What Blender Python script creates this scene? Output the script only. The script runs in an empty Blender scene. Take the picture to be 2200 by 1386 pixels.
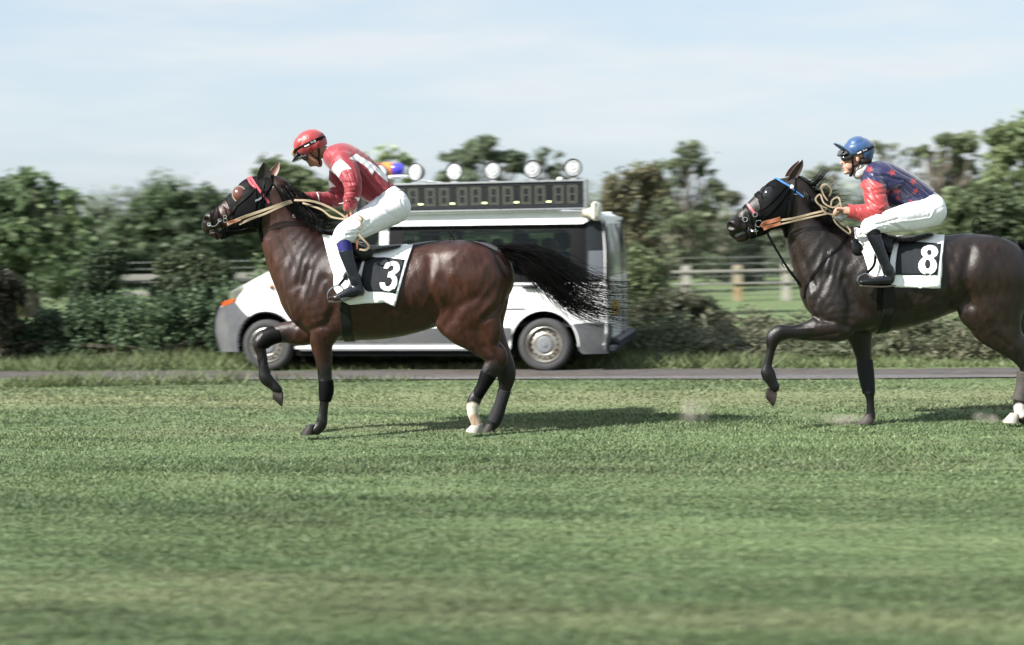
import bpy, math, random
import numpy as np
from mathutils import Vector, Matrix
from mathutils.bvhtree import BVHTree
from mathutils.geometry import delaunay_2d_cdt
random.seed(7); RNG = np.random.default_rng(7)
S = bpy.context.scene; PI = math.pi

# ------------------------------------------------------------ camera, sky, sun, exposure
FPX = 3240.0; ROLL = 0.018; PITCH = math.atan((693-480)/FPX); CAMH = 1.681
_f = np.array([0, math.cos(PITCH), -math.sin(PITCH)]); _u0 = np.array([0, math.sin(PITCH), math.cos(PITCH)]); _r0 = np.array([1., 0, 0])
_R = _r0*math.cos(ROLL)-_u0*math.sin(ROLL); _U = _u0*math.cos(ROLL)+_r0*math.sin(ROLL)
CAM = np.array([0, 0, CAMH])
cd = bpy.data.cameras.new("camera"); co = bpy.data.objects.new("camera", cd); S.collection.objects.link(co)
cd.sensor_width = 36; cd.lens = 36*FPX/2200; cd.clip_end = 3000; cd.clip_start = 0.05
co.matrix_world = Matrix(((_R[0], _U[0], -_f[0], 0), (_R[1], _U[1], -_f[1], 0), (_R[2], _U[2], -_f[2], CAMH), (0, 0, 0, 1)))
cd.dof.use_dof = True; cd.dof.focus_distance = 12.0
cd.dof.aperture_fstop = cd.lens/1000/0.036; cd.dof.aperture_ratio = 0.33
S.camera = co
SUNAZ = math.radians(-119); SUNEL = math.radians(39)
sdir = Vector((math.sin(SUNAZ)*math.cos(SUNEL), math.cos(SUNAZ)*math.cos(SUNEL), math.sin(SUNEL)))
sl = bpy.data.lights.new("sun", 'SUN'); sl.energy = 4.2; sl.angle = math.radians(1.4); sl.color = (1.0, 0.965, 0.91)
so = bpy.data.objects.new("sun", sl); S.collection.objects.link(so); so.rotation_euler = sdir.to_track_quat('Z', 'Y').to_euler(); so.location = (0, 0, 30)
wd = bpy.data.worlds.new("World"); S.world = wd; wd.use_nodes = True
nt = wd.node_tree; nt.nodes.clear()
def N(nt, t, **k):
    n = nt.nodes.new(t)
    for a, b in k.items():
        if a.startswith('i_'): n.inputs[a[2:].replace('_', ' ')].default_value = b
        else: setattr(n, a, b)
    return n
sky = N(nt, 'ShaderNodeTexSky', sky_type='NISHITA', sun_disc=False, sun_elevation=SUNEL, sun_rotation=SUNAZ, dust_density=1.6, air_density=1.0)
tc = N(nt, 'ShaderNodeTexCoord'); mp = N(nt, 'ShaderNodeMapping'); mp.inputs['Scale'].default_value = (2.2, 2.2, 13.0)
nz = N(nt, 'ShaderNodeTexNoise', i_Scale=1.9, i_Detail=6.0, i_Roughness=0.55)
rp = N(nt, 'ShaderNodeValToRGB'); rp.color_ramp.elements[0].position = 0.36; rp.color_ramp.elements[1].position = 0.66
rp.color_ramp.elements[0].color = (.80, .80, .80, 1); rp.color_ramp.elements[1].color = (1, 1, 1, 1)
cc = N(nt, 'ShaderNodeValToRGB'); cc.color_ramp.elements[0].position = .38; cc.color_ramp.elements[0].color = (.635, .755, .865, 1); cc.color_ramp.elements[1].position = .62; cc.color_ramp.elements[1].color = (.86, .93, .98, 1)
cs = N(nt, 'ShaderNodeVectorMath', operation='SCALE'); cs.inputs['Scale'].default_value = 2.95
mx = N(nt, 'ShaderNodeMix', data_type='RGBA')
bg = N(nt, 'ShaderNodeBackground'); bg.inputs['Strength'].default_value = 0.115
wo = N(nt, 'ShaderNodeOutputWorld')
L = nt.links.new
L(tc.outputs['Generated'], mp.inputs['Vector']); L(mp.outputs[0], nz.inputs['Vector']); L(nz.outputs['Fac'], rp.inputs[0])
L(rp.outputs[0], mx.inputs['Factor']); L(nz.outputs['Fac'], cc.inputs[0]); L(cc.outputs[0], cs.inputs[0]); L(cs.outputs[0], mx.inputs['B']); L(sky.outputs[0], mx.inputs['A']); L(mx.outputs['Result'], bg.inputs['Color']); L(bg.outputs[0], wo.inputs[0])
S.view_settings.view_transform = 'Standard'; S.view_settings.look = 'None'; S.view_settings.gamma = 1; S.view_settings.exposure = 1.42
S.render.engine = 'CYCLES'; S.cycles.max_bounces = 6; S.cycles.transparent_max_bounces = 12; S.cycles.use_denoising = True

# ------------------------------------------------------------ geometry helpers
def ray(u, v): return _f*FPX+_R*(u-1100)+_U*(693-v)
def W(u, v, Y):
    d = ray(u, v); return CAM+d*(Y/d[1])
def Gd(u, v):
    d = ray(u, v); return CAM+d*(CAMH/-d[2])
def toxz(P):   # world points -> picture-plane coordinates used as a flat pattern map at 12 m
    P = np.atleast_2d(P)-CAM; z = P@_f
    return np.stack([1100+FPX*(P@_R)/z, 693-FPX*(P@_U)/z], 1)
BASE = {}
def mk(name, V, F, mat, parent=None, smooth=True, col=None, flat_angle=None):
    V = np.asarray(V, float); b = BASE.get(parent.name, np.zeros(3)) if parent else np.zeros(3)
    me = bpy.data.meshes.new(name)
    if isinstance(F, np.ndarray):
        n = F.shape[1]; me.vertices.add(len(V)); me.vertices.foreach_set('co', (V-b).astype(np.float32).ravel())
        me.loops.add(F.size); me.loops.foreach_set('vertex_index', F.astype(np.int32).ravel())
        me.polygons.add(len(F)); me.polygons.foreach_set('loop_start', np.arange(0, F.size, n, dtype=np.int32))
        me.update(calc_edges=True)
    else:
        me.from_pydata((V-b).tolist(), [], F); me.update()
    if smooth: me.polygons.foreach_set('use_smooth', np.ones(len(me.polygons), bool))
    if col is not None:
        a = me.color_attributes.new('Col', 'FLOAT_COLOR', 'POINT')
        c = np.ones((len(V), 4), np.float32); c[:, :3] = col; a.data.foreach_set('color', c.ravel())
    if mat: me.materials.append(mat)
    o = bpy.data.objects.new(name, me); S.collection.objects.link(o)
    if flat_angle is not None:
        try: me.set_sharp_from_angle(angle=math.radians(flat_angle))
        except Exception: pass
    if parent: o.parent = parent; BASE[o.name] = b
    return o
def root(name, loc, label, cat, group=None, rot=0):
    o = bpy.data.objects.new(name, None); S.collection.objects.link(o); o.location = loc; o.rotation_euler = (0, 0, rot)
    o.empty_display_size = 0.1
    o['label'] = label; o['category'] = cat
    if group: o['group'] = group
    BASE[o.name] = np.array(loc, float) if rot == 0 else np.zeros(3)
    return o
def tag(o, label=None, cat=None, group=None, kind=None):
    if label: o['label'] = label
    if cat: o['category'] = cat
    if group: o['group'] = group
    if kind: o['kind'] = kind
    return o
class MB:      # collects simple solids into one mesh
    def __init__(s): s.v = []; s.f = []
    def add(s, V, F):
        n = len(s.v); s.v += [tuple(p) for p in V]; s.f += [tuple(i+n for i in f) for f in F]
    def box(s, x0, x1, y0, y1, z0, z1, bev=0.0):
        if bev <= 0:
            V = [(x, y, z) for x in (x0, x1) for y in (y0, y1) for z in (z0, z1)]
            s.add(V, [(0, 1, 3, 2), (4, 6, 7, 5), (0, 4, 5, 1), (2, 3, 7, 6), (0, 2, 6, 4), (1, 5, 7, 3)])
        else:
            b = bev; V = []; 
            prof = [(x0+b, z0), (x1-b, z0), (x1, z0+b), (x1, z1-b), (x1-b, z1), (x0+b, z1), (x0, z1-b), (x0, z0+b)]
            cx, cz = (x0+x1)/2, (z0+z1)/2
            def ring(y, ins): return [(x+(b*ins if x < cx else -b*ins), y, z+(b*ins if z < cz else -b*ins)) for x, z in prof]
            R = [ring(y0, .8), ring(y0+b, 0), ring(y1-b, 0), ring(y1, .8)]
            for r in R: V += r
            F = [tuple(range(7, -1, -1))[::-1][::-1], tuple(24+i for i in range(8))]
            F[0] = tuple(range(8)); F[1] = tuple(31-i for i in range(8))
            for k in range(3):
                for i in range(8): F.append((k*8+i, (k+1)*8+i, (k+1)*8+(i+1) % 8, k*8+(i+1) % 8))
            s.add(V, F)
    def tube(s, P, r, n=8, cap=True):
        P = [Vector(p) for p in P]; m = len(P); rr = r if hasattr(r, '__len__') else [r]*m
        ref = Vector((0, 1, 0.01)); V = []
        for i in range(m):
            t = (P[min(i+1, m-1)]-P[max(i-1, 0)]); t = t.normalized() if t.length > 1e-9 else Vector((1, 0, 0))
            a = t.cross(ref)
            if a.length < 1e-3: a = t.cross(Vector((1, 0, 0)))
            a.normalize(); b = t.cross(a)
            for k in range(n):
                q = 2*math.pi*k/n; V.append(P[i]+(a*math.cos(q)+b*math.sin(q))*rr[i])
        F = []
        for i in range(m-1):
            for k in range(n): F.append((i*n+k, i*n+(k+1) % n, (i+1)*n+(k+1) % n, (i+1)*n+k))
        if cap: F += [tuple(range(n))[::-1], tuple((m-1)*n+k for k in range(n))]
        s.add(V, F)
    def lathe(s, c, axis, prof, n=32, up=None):   # prof: (distance along axis, radius)
        c = Vector(c); ax = Vector(axis).normalized(); a = ax.orthogonal().normalized() if up is None else Vector(up); b = ax.cross(a); V = []; F = []
        for d, r in prof:
            for k in range(n):
                q = 2*math.pi*k/n; V.append(c+ax*d+(a*math.cos(q)+b*math.sin(q))*r)
        for i in range(len(prof)-1):
            for k in range(n): F.append((i*n+k, i*n+(k+1) % n, (i+1)*n+(k+1) % n, (i+1)*n+k))
        s.add(V, F)
    def ribbon(s, P, Nn, w, th):
        P = [Vector(p) for p in P]; Nn = [Vector(q).normalized() for q in Nn]; m = len(P); V = []; F = []
        ww = w if hasattr(w, '__len__') else [w]*m
        for i in range(m):
            t = (P[min(i+1, m-1)]-P[max(i-1, 0)]); t = t.normalized() if t.length > 1e-9 else Vector((1, 0, 0)); sd = Nn[i].cross(t)
            sd = sd.normalized() if sd.length > 1e-6 else Vector((0, 0, 1)); h = sd*ww[i]/2; o = Nn[i]*th
            V += [P[i]-h, P[i]+h, P[i]+h*.9+o, P[i]-h*.9+o]
        for i in range(m-1):
            for k in range(4): F.append((i*4+k, i*4+(k+1) % 4, (i+1)*4+(k+1) % 4, (i+1)*4+k))
        F += [(3, 2, 1, 0), tuple((m-1)*4+k for k in range(4))]
        s.add(V, F)
    def build(s, name, mat, parent=None, smooth=True, ang=35, loc=False):
        o = mk(name, np.array(s.v), s.f, mat, parent, smooth, flat_angle=ang if smooth else None)
        bm = None
        return o
def resample(P, n):
    P = np.asarray(P, float); m = len(P)
    if m < 3: return P[0]+(P[-1]-P[0])*np.linspace(0, 1, n)[:, None]
    Q = np.vstack([2*P[0]-P[1], P, 2*P[-1]-P[-2]]); out = []
    for s in np.linspace(0, m-1-1e-6, n):
        i = int(s); t = s-i; a, b, c, d = Q[i:i+4]
        out.append(.5*((2*b)+(-a+c)*t+(2*a-5*b+4*c-d)*t*t+(-a+3*b-3*c+d)*t**3))
    return np.array(out)
_k = RNG.normal(size=(24, 3)); _k /= np.linalg.norm(_k, axis=1)[:, None]; _ph = RNG.uniform(0, 6.28, 24); _fr = RNG.uniform(.6, 1.6, 24)
def sn(P, f=1.0, o=0, n=10):   # smooth noise about -1..1
    P = np.asarray(P, float); s = 0
    for i in range(n):
        j = (i+o) % 24; s = s+np.sin(P@(_k[j]*f*_fr[j]*2)+_ph[j]*(1+o))
    return s/(n**.5)*.8

# ------------------------------------------------------------ signed-distance solids
class SDF:
    def __init__(s, lo, hi, h):
        s.lo = np.array(lo, float); s.h = h; s.n = (np.ceil((np.array(hi)-s.lo)/h)+1).astype(int)
        s.ax = [s.lo[i]+h*np.arange(s.n[i]) for i in range(3)]
        s.F = np.full(s.n, .5, np.float32)
    def _sl(s, lo, hi):
        a = np.clip(np.floor((np.array(lo)-s.lo)/s.h).astype(int), 0, s.n); b = np.clip(np.ceil((np.array(hi)-s.lo)/s.h).astype(int)+1, 0, s.n)
        return tuple(slice(i, j) for i, j in zip(a, b))
    def _grid(s, sl):
        return (s.ax[0][sl[0]][:, None, None].astype(np.float32), s.ax[1][sl[1]][None, :, None].astype(np.float32), s.ax[2][sl[2]][None, None, :].astype(np.float32))
    def _merge(s, sl, D, k, sub=False):
        A = s.F[sl]
        if sub:
            D = -D; h = np.clip(.5-.5*(A-D)/k, 0, 1) if k > 0 else None
            s.F[sl] = np.maximum(A, D) if k <= 0 else (A+(D-A)*h+k*h*(1-h)); return
        if k <= 0: s.F[sl] = np.minimum(A, D); return
        h = np.clip(.5+.5*(A-D)/k, 0, 1); s.F[sl] = A+(D-A)*h-k*h*(1-h)
    def chain(s, P, k=.02, sub=False, steps=4, inf=0.0):    # rows x,y,z,r,w  (r in the side view, w across)
        P = np.asarray(P, float)
        P = resample(P, (len(P)-1)*steps+1) if len(P) > 2 else resample(P, 5)
        P = P.copy(); P[:, 3:] = np.maximum(P[:, 3:], .002)+inf
        m = P[:, 3:].max()+k+.02
        sl = s._sl(P[:, :3].min(0)-m, P[:, :3].max(0)+m)
        shp = s.F[sl].shape
        if 0 in shp: return
        D = np.full(shp, .5, np.float32)
        for a, b in zip(P[:-1], P[1:]):
            mm = max(a[3], a[4], b[3], b[4])+k+.015
            s2 = s._sl(np.minimum(a[:3], b[:3])-mm, np.maximum(a[:3], b[:3])+mm)
            if any(q.stop <= q.start for q in s2): continue
            X, Y, Z = s._grid(s2); sc = (a[3]/a[4]+b[3]/b[4])/2
            ab = np.array([b[0]-a[0], (b[1]-a[1])*sc, b[2]-a[2]]); L2 = max(ab@ab, 1e-9)
            dx = X-a[0]; dy = (Y-a[1])*sc; dz = Z-a[2]
            t = np.clip((dx*ab[0]+dy*ab[1]+dz*ab[2])/L2, 0, 1)
            d = np.sqrt((dx-ab[0]*t)**2+(dy-ab[1]*t)**2+(dz-ab[2]*t)**2)-(a[3]+(b[3]-a[3])*t)
            d = d*min(1, 1/sc) if sc > 1 else d
            l = tuple(slice(q.start-p.start, q.stop-p.start) for q, p in zip(s2, sl))
            D[l] = np.minimum(D[l], d.astype(np.float32))
        s._merge(sl, D, k, sub)
    def ell(s, c, r, ang=0, k=.02, sub=False):     # ellipsoid, r along (x',y,z'), rotated by ang in the side view
        c = np.array(c, float); m = max(r)+k+.02; sl = s._sl(c-m, c+m)
        if any(q.stop <= q.start for q in sl): return
        X, Y, Z = s._grid(sl); ca, sa = math.cos(ang), math.sin(ang)
        x = (X-c[0])*ca+(Z-c[2])*sa; z = -(X-c[0])*sa+(Z-c[2])*ca; y = Y-c[1]
        q = np.sqrt((x/r[0])**2+(y/r[1])**2+(z/r[2])**2); g = np.sqrt((x/r[0]**2)**2+(y/r[1]**2)**2+(z/r[2]**2)**2)+1e-6
        s._merge(sl, (q*(q-1)/g).astype(np.float32), k, sub)
    def clip(s, p, n, k=0):   # keep the side the normal points away from
        p = np.array(p, float); n = np.array(n, float); n /= np.linalg.norm(n)
        D = (s.ax[0][:, None, None]-p[0])*n[0]+(s.ax[1][None, :, None]-p[1])*n[1]+(s.ax[2][None, None, :]-p[2])*n[2]
        s.F = np.maximum(s.F, D.astype(np.float32))
    def pclip(s, lines, Y=12.0):   # lines: one (a,b) px pair or several; removes what lies to the right of ALL of them
        if not isinstance(lines, list): lines = [lines]
        D = None
        for a, b in lines:
            A = W(*a, Y); B = W(*b, Y); n = np.array([B[2]-A[2], 0, A[0]-B[0]]); n /= np.linalg.norm(n)
            d = (s.ax[0][:, None, None]-A[0])*n[0]+(s.ax[2][None, None, :]-A[2])*n[2]; D = d if D is None else np.minimum(D, d)
        s.F = np.maximum(s.F, D.astype(np.float32))
    def mesh(s, smooth=2):
        F = s.F; nx, ny, nz = F.shape; I = F < 0
        cnt = np.zeros((nx-1, ny-1, nz-1), np.int8); offs = [(i, j, k) for i in (0, 1) for j in (0, 1) for k in (0, 1)]
        for i, j, k in offs: cnt += I[i:nx-1+i, j:ny-1+j, k:nz-1+k]
        cx, cy, cz = np.nonzero((cnt > 0) & (cnt < 8)); n = len(cx)
        val = np.stack([F[cx+i, cy+j, cz+k] for i, j, k in offs], 1)
        acc = np.zeros((n, 3)); c = np.zeros(n)
        for a in range(8):
            for b in range(a+1, 8):
                oa, ob = np.array(offs[a]), np.array(offs[b])
                if abs(oa-ob).sum() != 1: continue
                va, vb = val[:, a], val[:, b]; m = (va < 0) != (vb < 0); t = va[m]/(va[m]-vb[m])
                acc[m] += oa+(ob-oa)*t[:, None]; c[m] += 1
        V = s.lo+s.h*(np.stack([cx, cy, cz], 1)+acc/c[:, None])
        idx = np.full((nx-1, ny-1, nz-1), -1, np.int32); idx[cx, cy, cz] = np.arange(n)
        Q = []
        for ax in range(3):
            o = [0, 0, 0]; o[ax] = 1
            A = I[:nx-o[0], :ny-o[1], :nz-o[2]]; B = I[o[0]:, o[1]:, o[2]:]
            e = np.nonzero(A != B); ins = A[e]; p = np.stack(e, 1); u, w = [(1, 2), (2, 0), (0, 1)][ax]
            ok = (p[:, u] > 0) & (p[:, w] > 0) & (p[:, u] < s.n[u]-1) & (p[:, w] < s.n[w]-1); p = p[ok]; ins = ins[ok]
            def g(du, dw):
                q = p.copy(); q[:, u] -= du; q[:, w] -= dw; return idx[q[:, 0], q[:, 1], q[:, 2]]
            q = np.stack([g(1, 1), g(0, 1), g(0, 0), g(1, 0)], 1); q[~ins] = q[~ins][:, ::-1]; Q.append(q)
        Q = np.vstack(Q); Q = Q[(Q >= 0).all(1)]
        for _ in range(smooth):
            A = np.zeros_like(V); C = np.zeros(len(V))
            for i in range(4):
                np.add.at(A, Q[:, i], V[Q[:, (i+1) % 4]]); np.add.at(A, Q[:, i], V[Q[:, (i+3) % 4]]); np.add.at(C, Q[:, i], 2)
            V = V*.4+.6*A/np.maximum(C, 1)[:, None]
        return V, Q
def normals(V, Q):
    a = V[Q[:, 2]]-V[Q[:, 0]]; b = V[Q[:, 3]]-V[Q[:, 1]]; fn = np.cross(a, b); N_ = np.zeros_like(V)
    for i in range(4): np.add.at(N_, Q[:, i], fn)
    return N_/(np.linalg.norm(N_, axis=1)[:, None]+1e-12)
def seglines(uv, pl):     # distance of points to a polyline, both in picture-plane units
    d = np.full(len(uv), 1e9)
    for a, b in zip(pl[:-1], pl[1:]):
        a = np.array(a, float); b = np.array(b, float); ab = b-a; t = np.clip(((uv-a)@ab)/(ab@ab), 0, 1)
        d = np.minimum(d, np.linalg.norm(uv-a-ab*t[:, None], axis=1))
    return d
def inpoly(uv, poly):
    x, y = uv[:, 0], uv[:, 1]; r = np.zeros(len(uv), bool); n = len(poly)
    for i in range(n):
        (x1, y1), (x2, y2) = poly[i], poly[(i+1) % n]
        c = ((y1 > y) != (y2 > y)) & (x < (x2-x1)*(y-y1)/((y2-y1) or 1e-9)+x1); r ^= c
    return r
class Surf:
    def __init__(s, V, Q): s.b = BVHTree.FromPolygons([Vector(p) for p in V], [tuple(int(i) for i in q) for q in Q])
    def px(s, u, v, off=.004, Y=12.0):
        d = Vector(ray(u, v)).normalized(); h = s.b.ray_cast(Vector(CAM), d)
        if h[0] is None:
            p = Vector(W(u, v, Y)); h = s.b.find_nearest(p)
            n = (p-h[0]); n = n.normalized() if n.length > .003 else h[1]
            return h[0]+n*off, n
        n = h[1]
        if n.dot(d) > 0: n = -n
        return h[0]+n*off, n
    def strap(s, pts, w, th=.003, off=.003, n=None, Y=12.0, mb=None):
        n = n or max(6, int(sum(math.dist(a, b) for a, b in zip(pts[:-1], pts[1:]))/4))
        uv = resample(pts, n) if len(pts) > 2 else np.linspace(pts[0], pts[1], n)
        PN = [s.px(a, b, off, Y) for a, b in uv]
        P = np.array([p for p, _ in PN]); M = np.array([q for _, q in PN])
        for _ in range(2): P[1:-1] = (P[:-2]+2*P[1:-1]+P[2:])/4; M[1:-1] = (M[:-2]+2*M[1:-1]+M[2:])/4
        mb = mb or MB(); mb.ribbon(P, M, w, th); return mb
    def wrap(s, a, b, w, th=.003, off=.004, Y=12.0, n=40, rng=None, mb=None):   # a band round the body in the plane of a-b and the width axis
        A = Vector(W(a[0], a[1], Y)); B = Vector(W(b[0], b[1], Y)); c = (A+B)/2; d = (A-B).normalized(); y = Vector((0, 1, 0)); P = []; M = []
        r0, r1 = rng or (0, 2*math.pi)
        for i in range(n+1):
            q = r0+(r1-r0)*i/n; dr = d*math.cos(q)-y*math.sin(q); h = s.b.ray_cast(c+dr*.9, -dr)
            if h[0] is None: continue
            if (h[0]-c).length > (A-B).length*.75+.3: continue
            P.append(h[0]+h[1]*off); M.append(h[1])
        mb = mb or MB()
        if len(P) > 3:
            P = np.array(P); M = np.array(M)
            P[1:-1] = (P[:-2]+2*P[1:-1]+P[2:])/4; M[1:-1] = (M[:-2]+2*M[1:-1]+M[2:])/4
            mb.ribbon(P, M, w, th)
        return mb
def patch2d(outer, holes=(), step=6.0):
    pts = []; edges = []
    def loop(L_):
        out = []
        for a, b in zip(L_, L_[1:]+L_[:1]):
            n = max(1, int(math.dist(a, b)/step))
            for i in range(n): out.append((a[0]+(b[0]-a[0])*i/n, a[1]+(b[1]-a[1])*i/n))
        k = len(pts); pts.extend(out); edges.extend([(k+i, k+(i+1) % len(out)) for i in range(len(out))])
    loop([tuple(map(float, p)) for p in outer])
    for h in holes: loop([tuple(map(float, p)) for p in h])
    A = np.array(outer, float); gx = np.arange(A[:, 0].min()+step*.5, A[:, 0].max(), step); gy = np.arange(A[:, 1].min()+step*.5, A[:, 1].max(), step)
    g = np.array([(x, y) for x in gx for y in gy]) if len(gx) and len(gy) else np.zeros((0, 2))
    if len(g):
        m = inpoly(g, outer)
        for h in holes: m &= ~inpoly(g, h)
        d = seglines(g, list(outer)+[outer[0]])
        for h in holes: d = np.minimum(d, seglines(g, list(h)+[h[0]]))
        g = g[m & (d > step*.45)]; pts.extend(map(tuple, g))
    r = delaunay_2d_cdt([Vector(p) for p in pts], edges, [], 0, 1e-5)
    V = np.array([tuple(p) for p in r[0]]); F = []
    for f in r[2]:
        c = V[list(f)].mean(0)[None]
        if inpoly(c, outer)[0] and not any(inpoly(c, h)[0] for h in holes): F.append(tuple(f))
    return V, F
def solid(V3, F, Nn, th):      # thicken a sheet along its normals
    V3 = np.asarray(V3); n = len(V3); A = np.vstack([V3, V3+np.asarray(Nn)*th]); G = [tuple(f)[::-1] for f in F]+[tuple(i+n for i in f) for f in F]
    E = {}
    for f in F:
        for a, b in zip(f, f[1:]+f[:1]): E[(a, b)] = E.get((a, b), 0)+1
    for (a, b) in list(E):
        if (b, a) not in E: G.append((a, b, b+n, a+n))
    return A, G

# ------------------------------------------------------------ materials
def mat(name, base=(.5, .5, .5), rough=.5, metal=0, spec=.5, attr=False, noise=0, nscale=20, bump=0, bscale=60, stretch=(1, 1, 1), sheen=0, emit=None, coat=0, trans=0, col2=None, c2scale=3, c2lo=.45, c2hi=.6):
    m = bpy.data.materials.new(name); m.use_nodes = True; t = m.node_tree; b = t.nodes['Principled BSDF']; L = t.links.new
    b.inputs['Roughness'].default_value = rough; b.inputs['Metallic'].default_value = metal; b.inputs['Specular IOR Level'].default_value = spec
    if sheen: b.inputs['Sheen Weight'].default_value = sheen
    if coat: b.inputs['Coat Weight'].default_value = coat; b.inputs['Coat Roughness'].default_value = .08
    c = N(t, 'ShaderNodeTexCoord'); mp = N(t, 'ShaderNodeMapping'); mp.inputs['Scale'].default_value = stretch; L(c.outputs['Object'], mp.inputs[0])
    if attr: a = N(t, 'ShaderNodeAttribute', attribute_name='Col'); src = a.outputs['Color']
    else: a = N(t, 'ShaderNodeRGB'); a.outputs[0].default_value = (*base, 1); src = a.outputs[0]
    if col2 is not None:
        n2 = N(t, 'ShaderNodeTexNoise', i_Scale=c2scale, i_Detail=6.0, i_Roughness=.65); L(mp.outputs[0], n2.inputs['Vector'])
        r2 = N(t, 'ShaderNodeValToRGB'); r2.color_ramp.elements[0].position = c2lo; r2.color_ramp.elements[1].position = c2hi; L(n2.outputs['Fac'], r2.inputs[0])
        x2 = N(t, 'ShaderNodeMix', data_type='RGBA'); x2.inputs['B'].default_value = (*col2, 1); L(r2.outputs[0], x2.inputs['Factor']); L(src, x2.inputs['A']); src = x2.outputs['Result']
    if noise:
        n1 = N(t, 'ShaderNodeTexNoise', i_Scale=nscale, i_Detail=5.0, i_Roughness=.6); L(mp.outputs[0], n1.inputs['Vector'])
        mr = N(t, 'ShaderNodeMapRange'); mr.inputs['From Min'].default_value = .3; mr.inputs['From Max'].default_value = .7; mr.inputs['To Min'].default_value = 1-noise; mr.inputs['To Max'].default_value = 1+noise; L(n1.outputs['Fac'], mr.inputs[0])
        vm = N(t, 'ShaderNodeVectorMath', operation='SCALE'); L(src, vm.inputs[0]); L(mr.outputs[0], vm.inputs['Scale']); src = vm.outputs[0]
        rr = N(t, 'ShaderNodeMapRange'); rr.inputs['To Min'].default_value = max(0, rough-.12); rr.inputs['To Max'].default_value = min(1, rough+.12); L(n1.outputs['Fac'], rr.inputs[0]); L(rr.outputs[0], b.inputs['Roughness'])
    L(src, b.inputs['Base Color'])
    if bump:
        nb = N(t, 'ShaderNodeTexNoise', i_Scale=bscale, i_Detail=4.0); L(mp.outputs[0], nb.inputs['Vector'])
        bp = N(t, 'ShaderNodeBump'); bp.inputs['Strength'].default_value = bump; bp.inputs['Distance'].default_value = .01; L(nb.outputs['Fac'], bp.inputs['Height']); L(bp.outputs[0], b.inputs['Normal'])
    if emit: b.inputs['Emission Color'].default_value = (*emit[0], 1); b.inputs['Emission Strength'].default_value = emit[1]
    if trans: b.inputs['Transmission Weight'].default_value = trans
    return m
def leafmat(name, tr=.35):
    m = bpy.data.materials.new(name); m.use_nodes = True; t = m.node_tree; t.nodes.clear(); L = t.links.new
    a = N(t, 'ShaderNodeAttribute', attribute_name='Col'); d = N(t, 'ShaderNodeBsdfPrincipled'); d.inputs['Roughness'].default_value = .55; d.inputs['Specular IOR Level'].default_value = .35
    tl = N(t, 'ShaderNodeBsdfTranslucent'); x = N(t, 'ShaderNodeMixShader'); x.inputs[0].default_value = tr; o = N(t, 'ShaderNodeOutputMaterial')
    L(a.outputs['Color'], d.inputs['Base Color']); L(a.outputs['Color'], tl.inputs['Color']); L(d.outputs[0], x.inputs[1]); L(tl.outputs[0], x.inputs[2]); L(x.outputs[0], o.inputs[0]); return m
def glassmat(name, tint, gl=.12):
    m = bpy.data.materials.new(name); m.use_nodes = True; t = m.node_tree; t.nodes.clear(); L = t.links.new
    tr = N(t, 'ShaderNodeBsdfTransparent'); tr.inputs[0].default_value = (*tint, 1); g = N(t, 'ShaderNodeBsdfGlossy'); g.inputs['Roughness'].default_value = .03
    fr = N(t, 'ShaderNodeFresnel'); fr.inputs['IOR'].default_value = 1.6; ad = N(t, 'ShaderNodeMath', operation='ADD'); ad.inputs[1].default_value = gl
    x = N(t, 'ShaderNodeMixShader'); o = N(t, 'ShaderNodeOutputMaterial'); L(fr.outputs[0], ad.inputs[0]); L(ad.outputs[0], x.inputs[0]); L(tr.outputs[0], x.inputs[1]); L(g.outputs[0], x.inputs[2]); L(x.outputs[0], o.inputs[0]); return m
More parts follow.
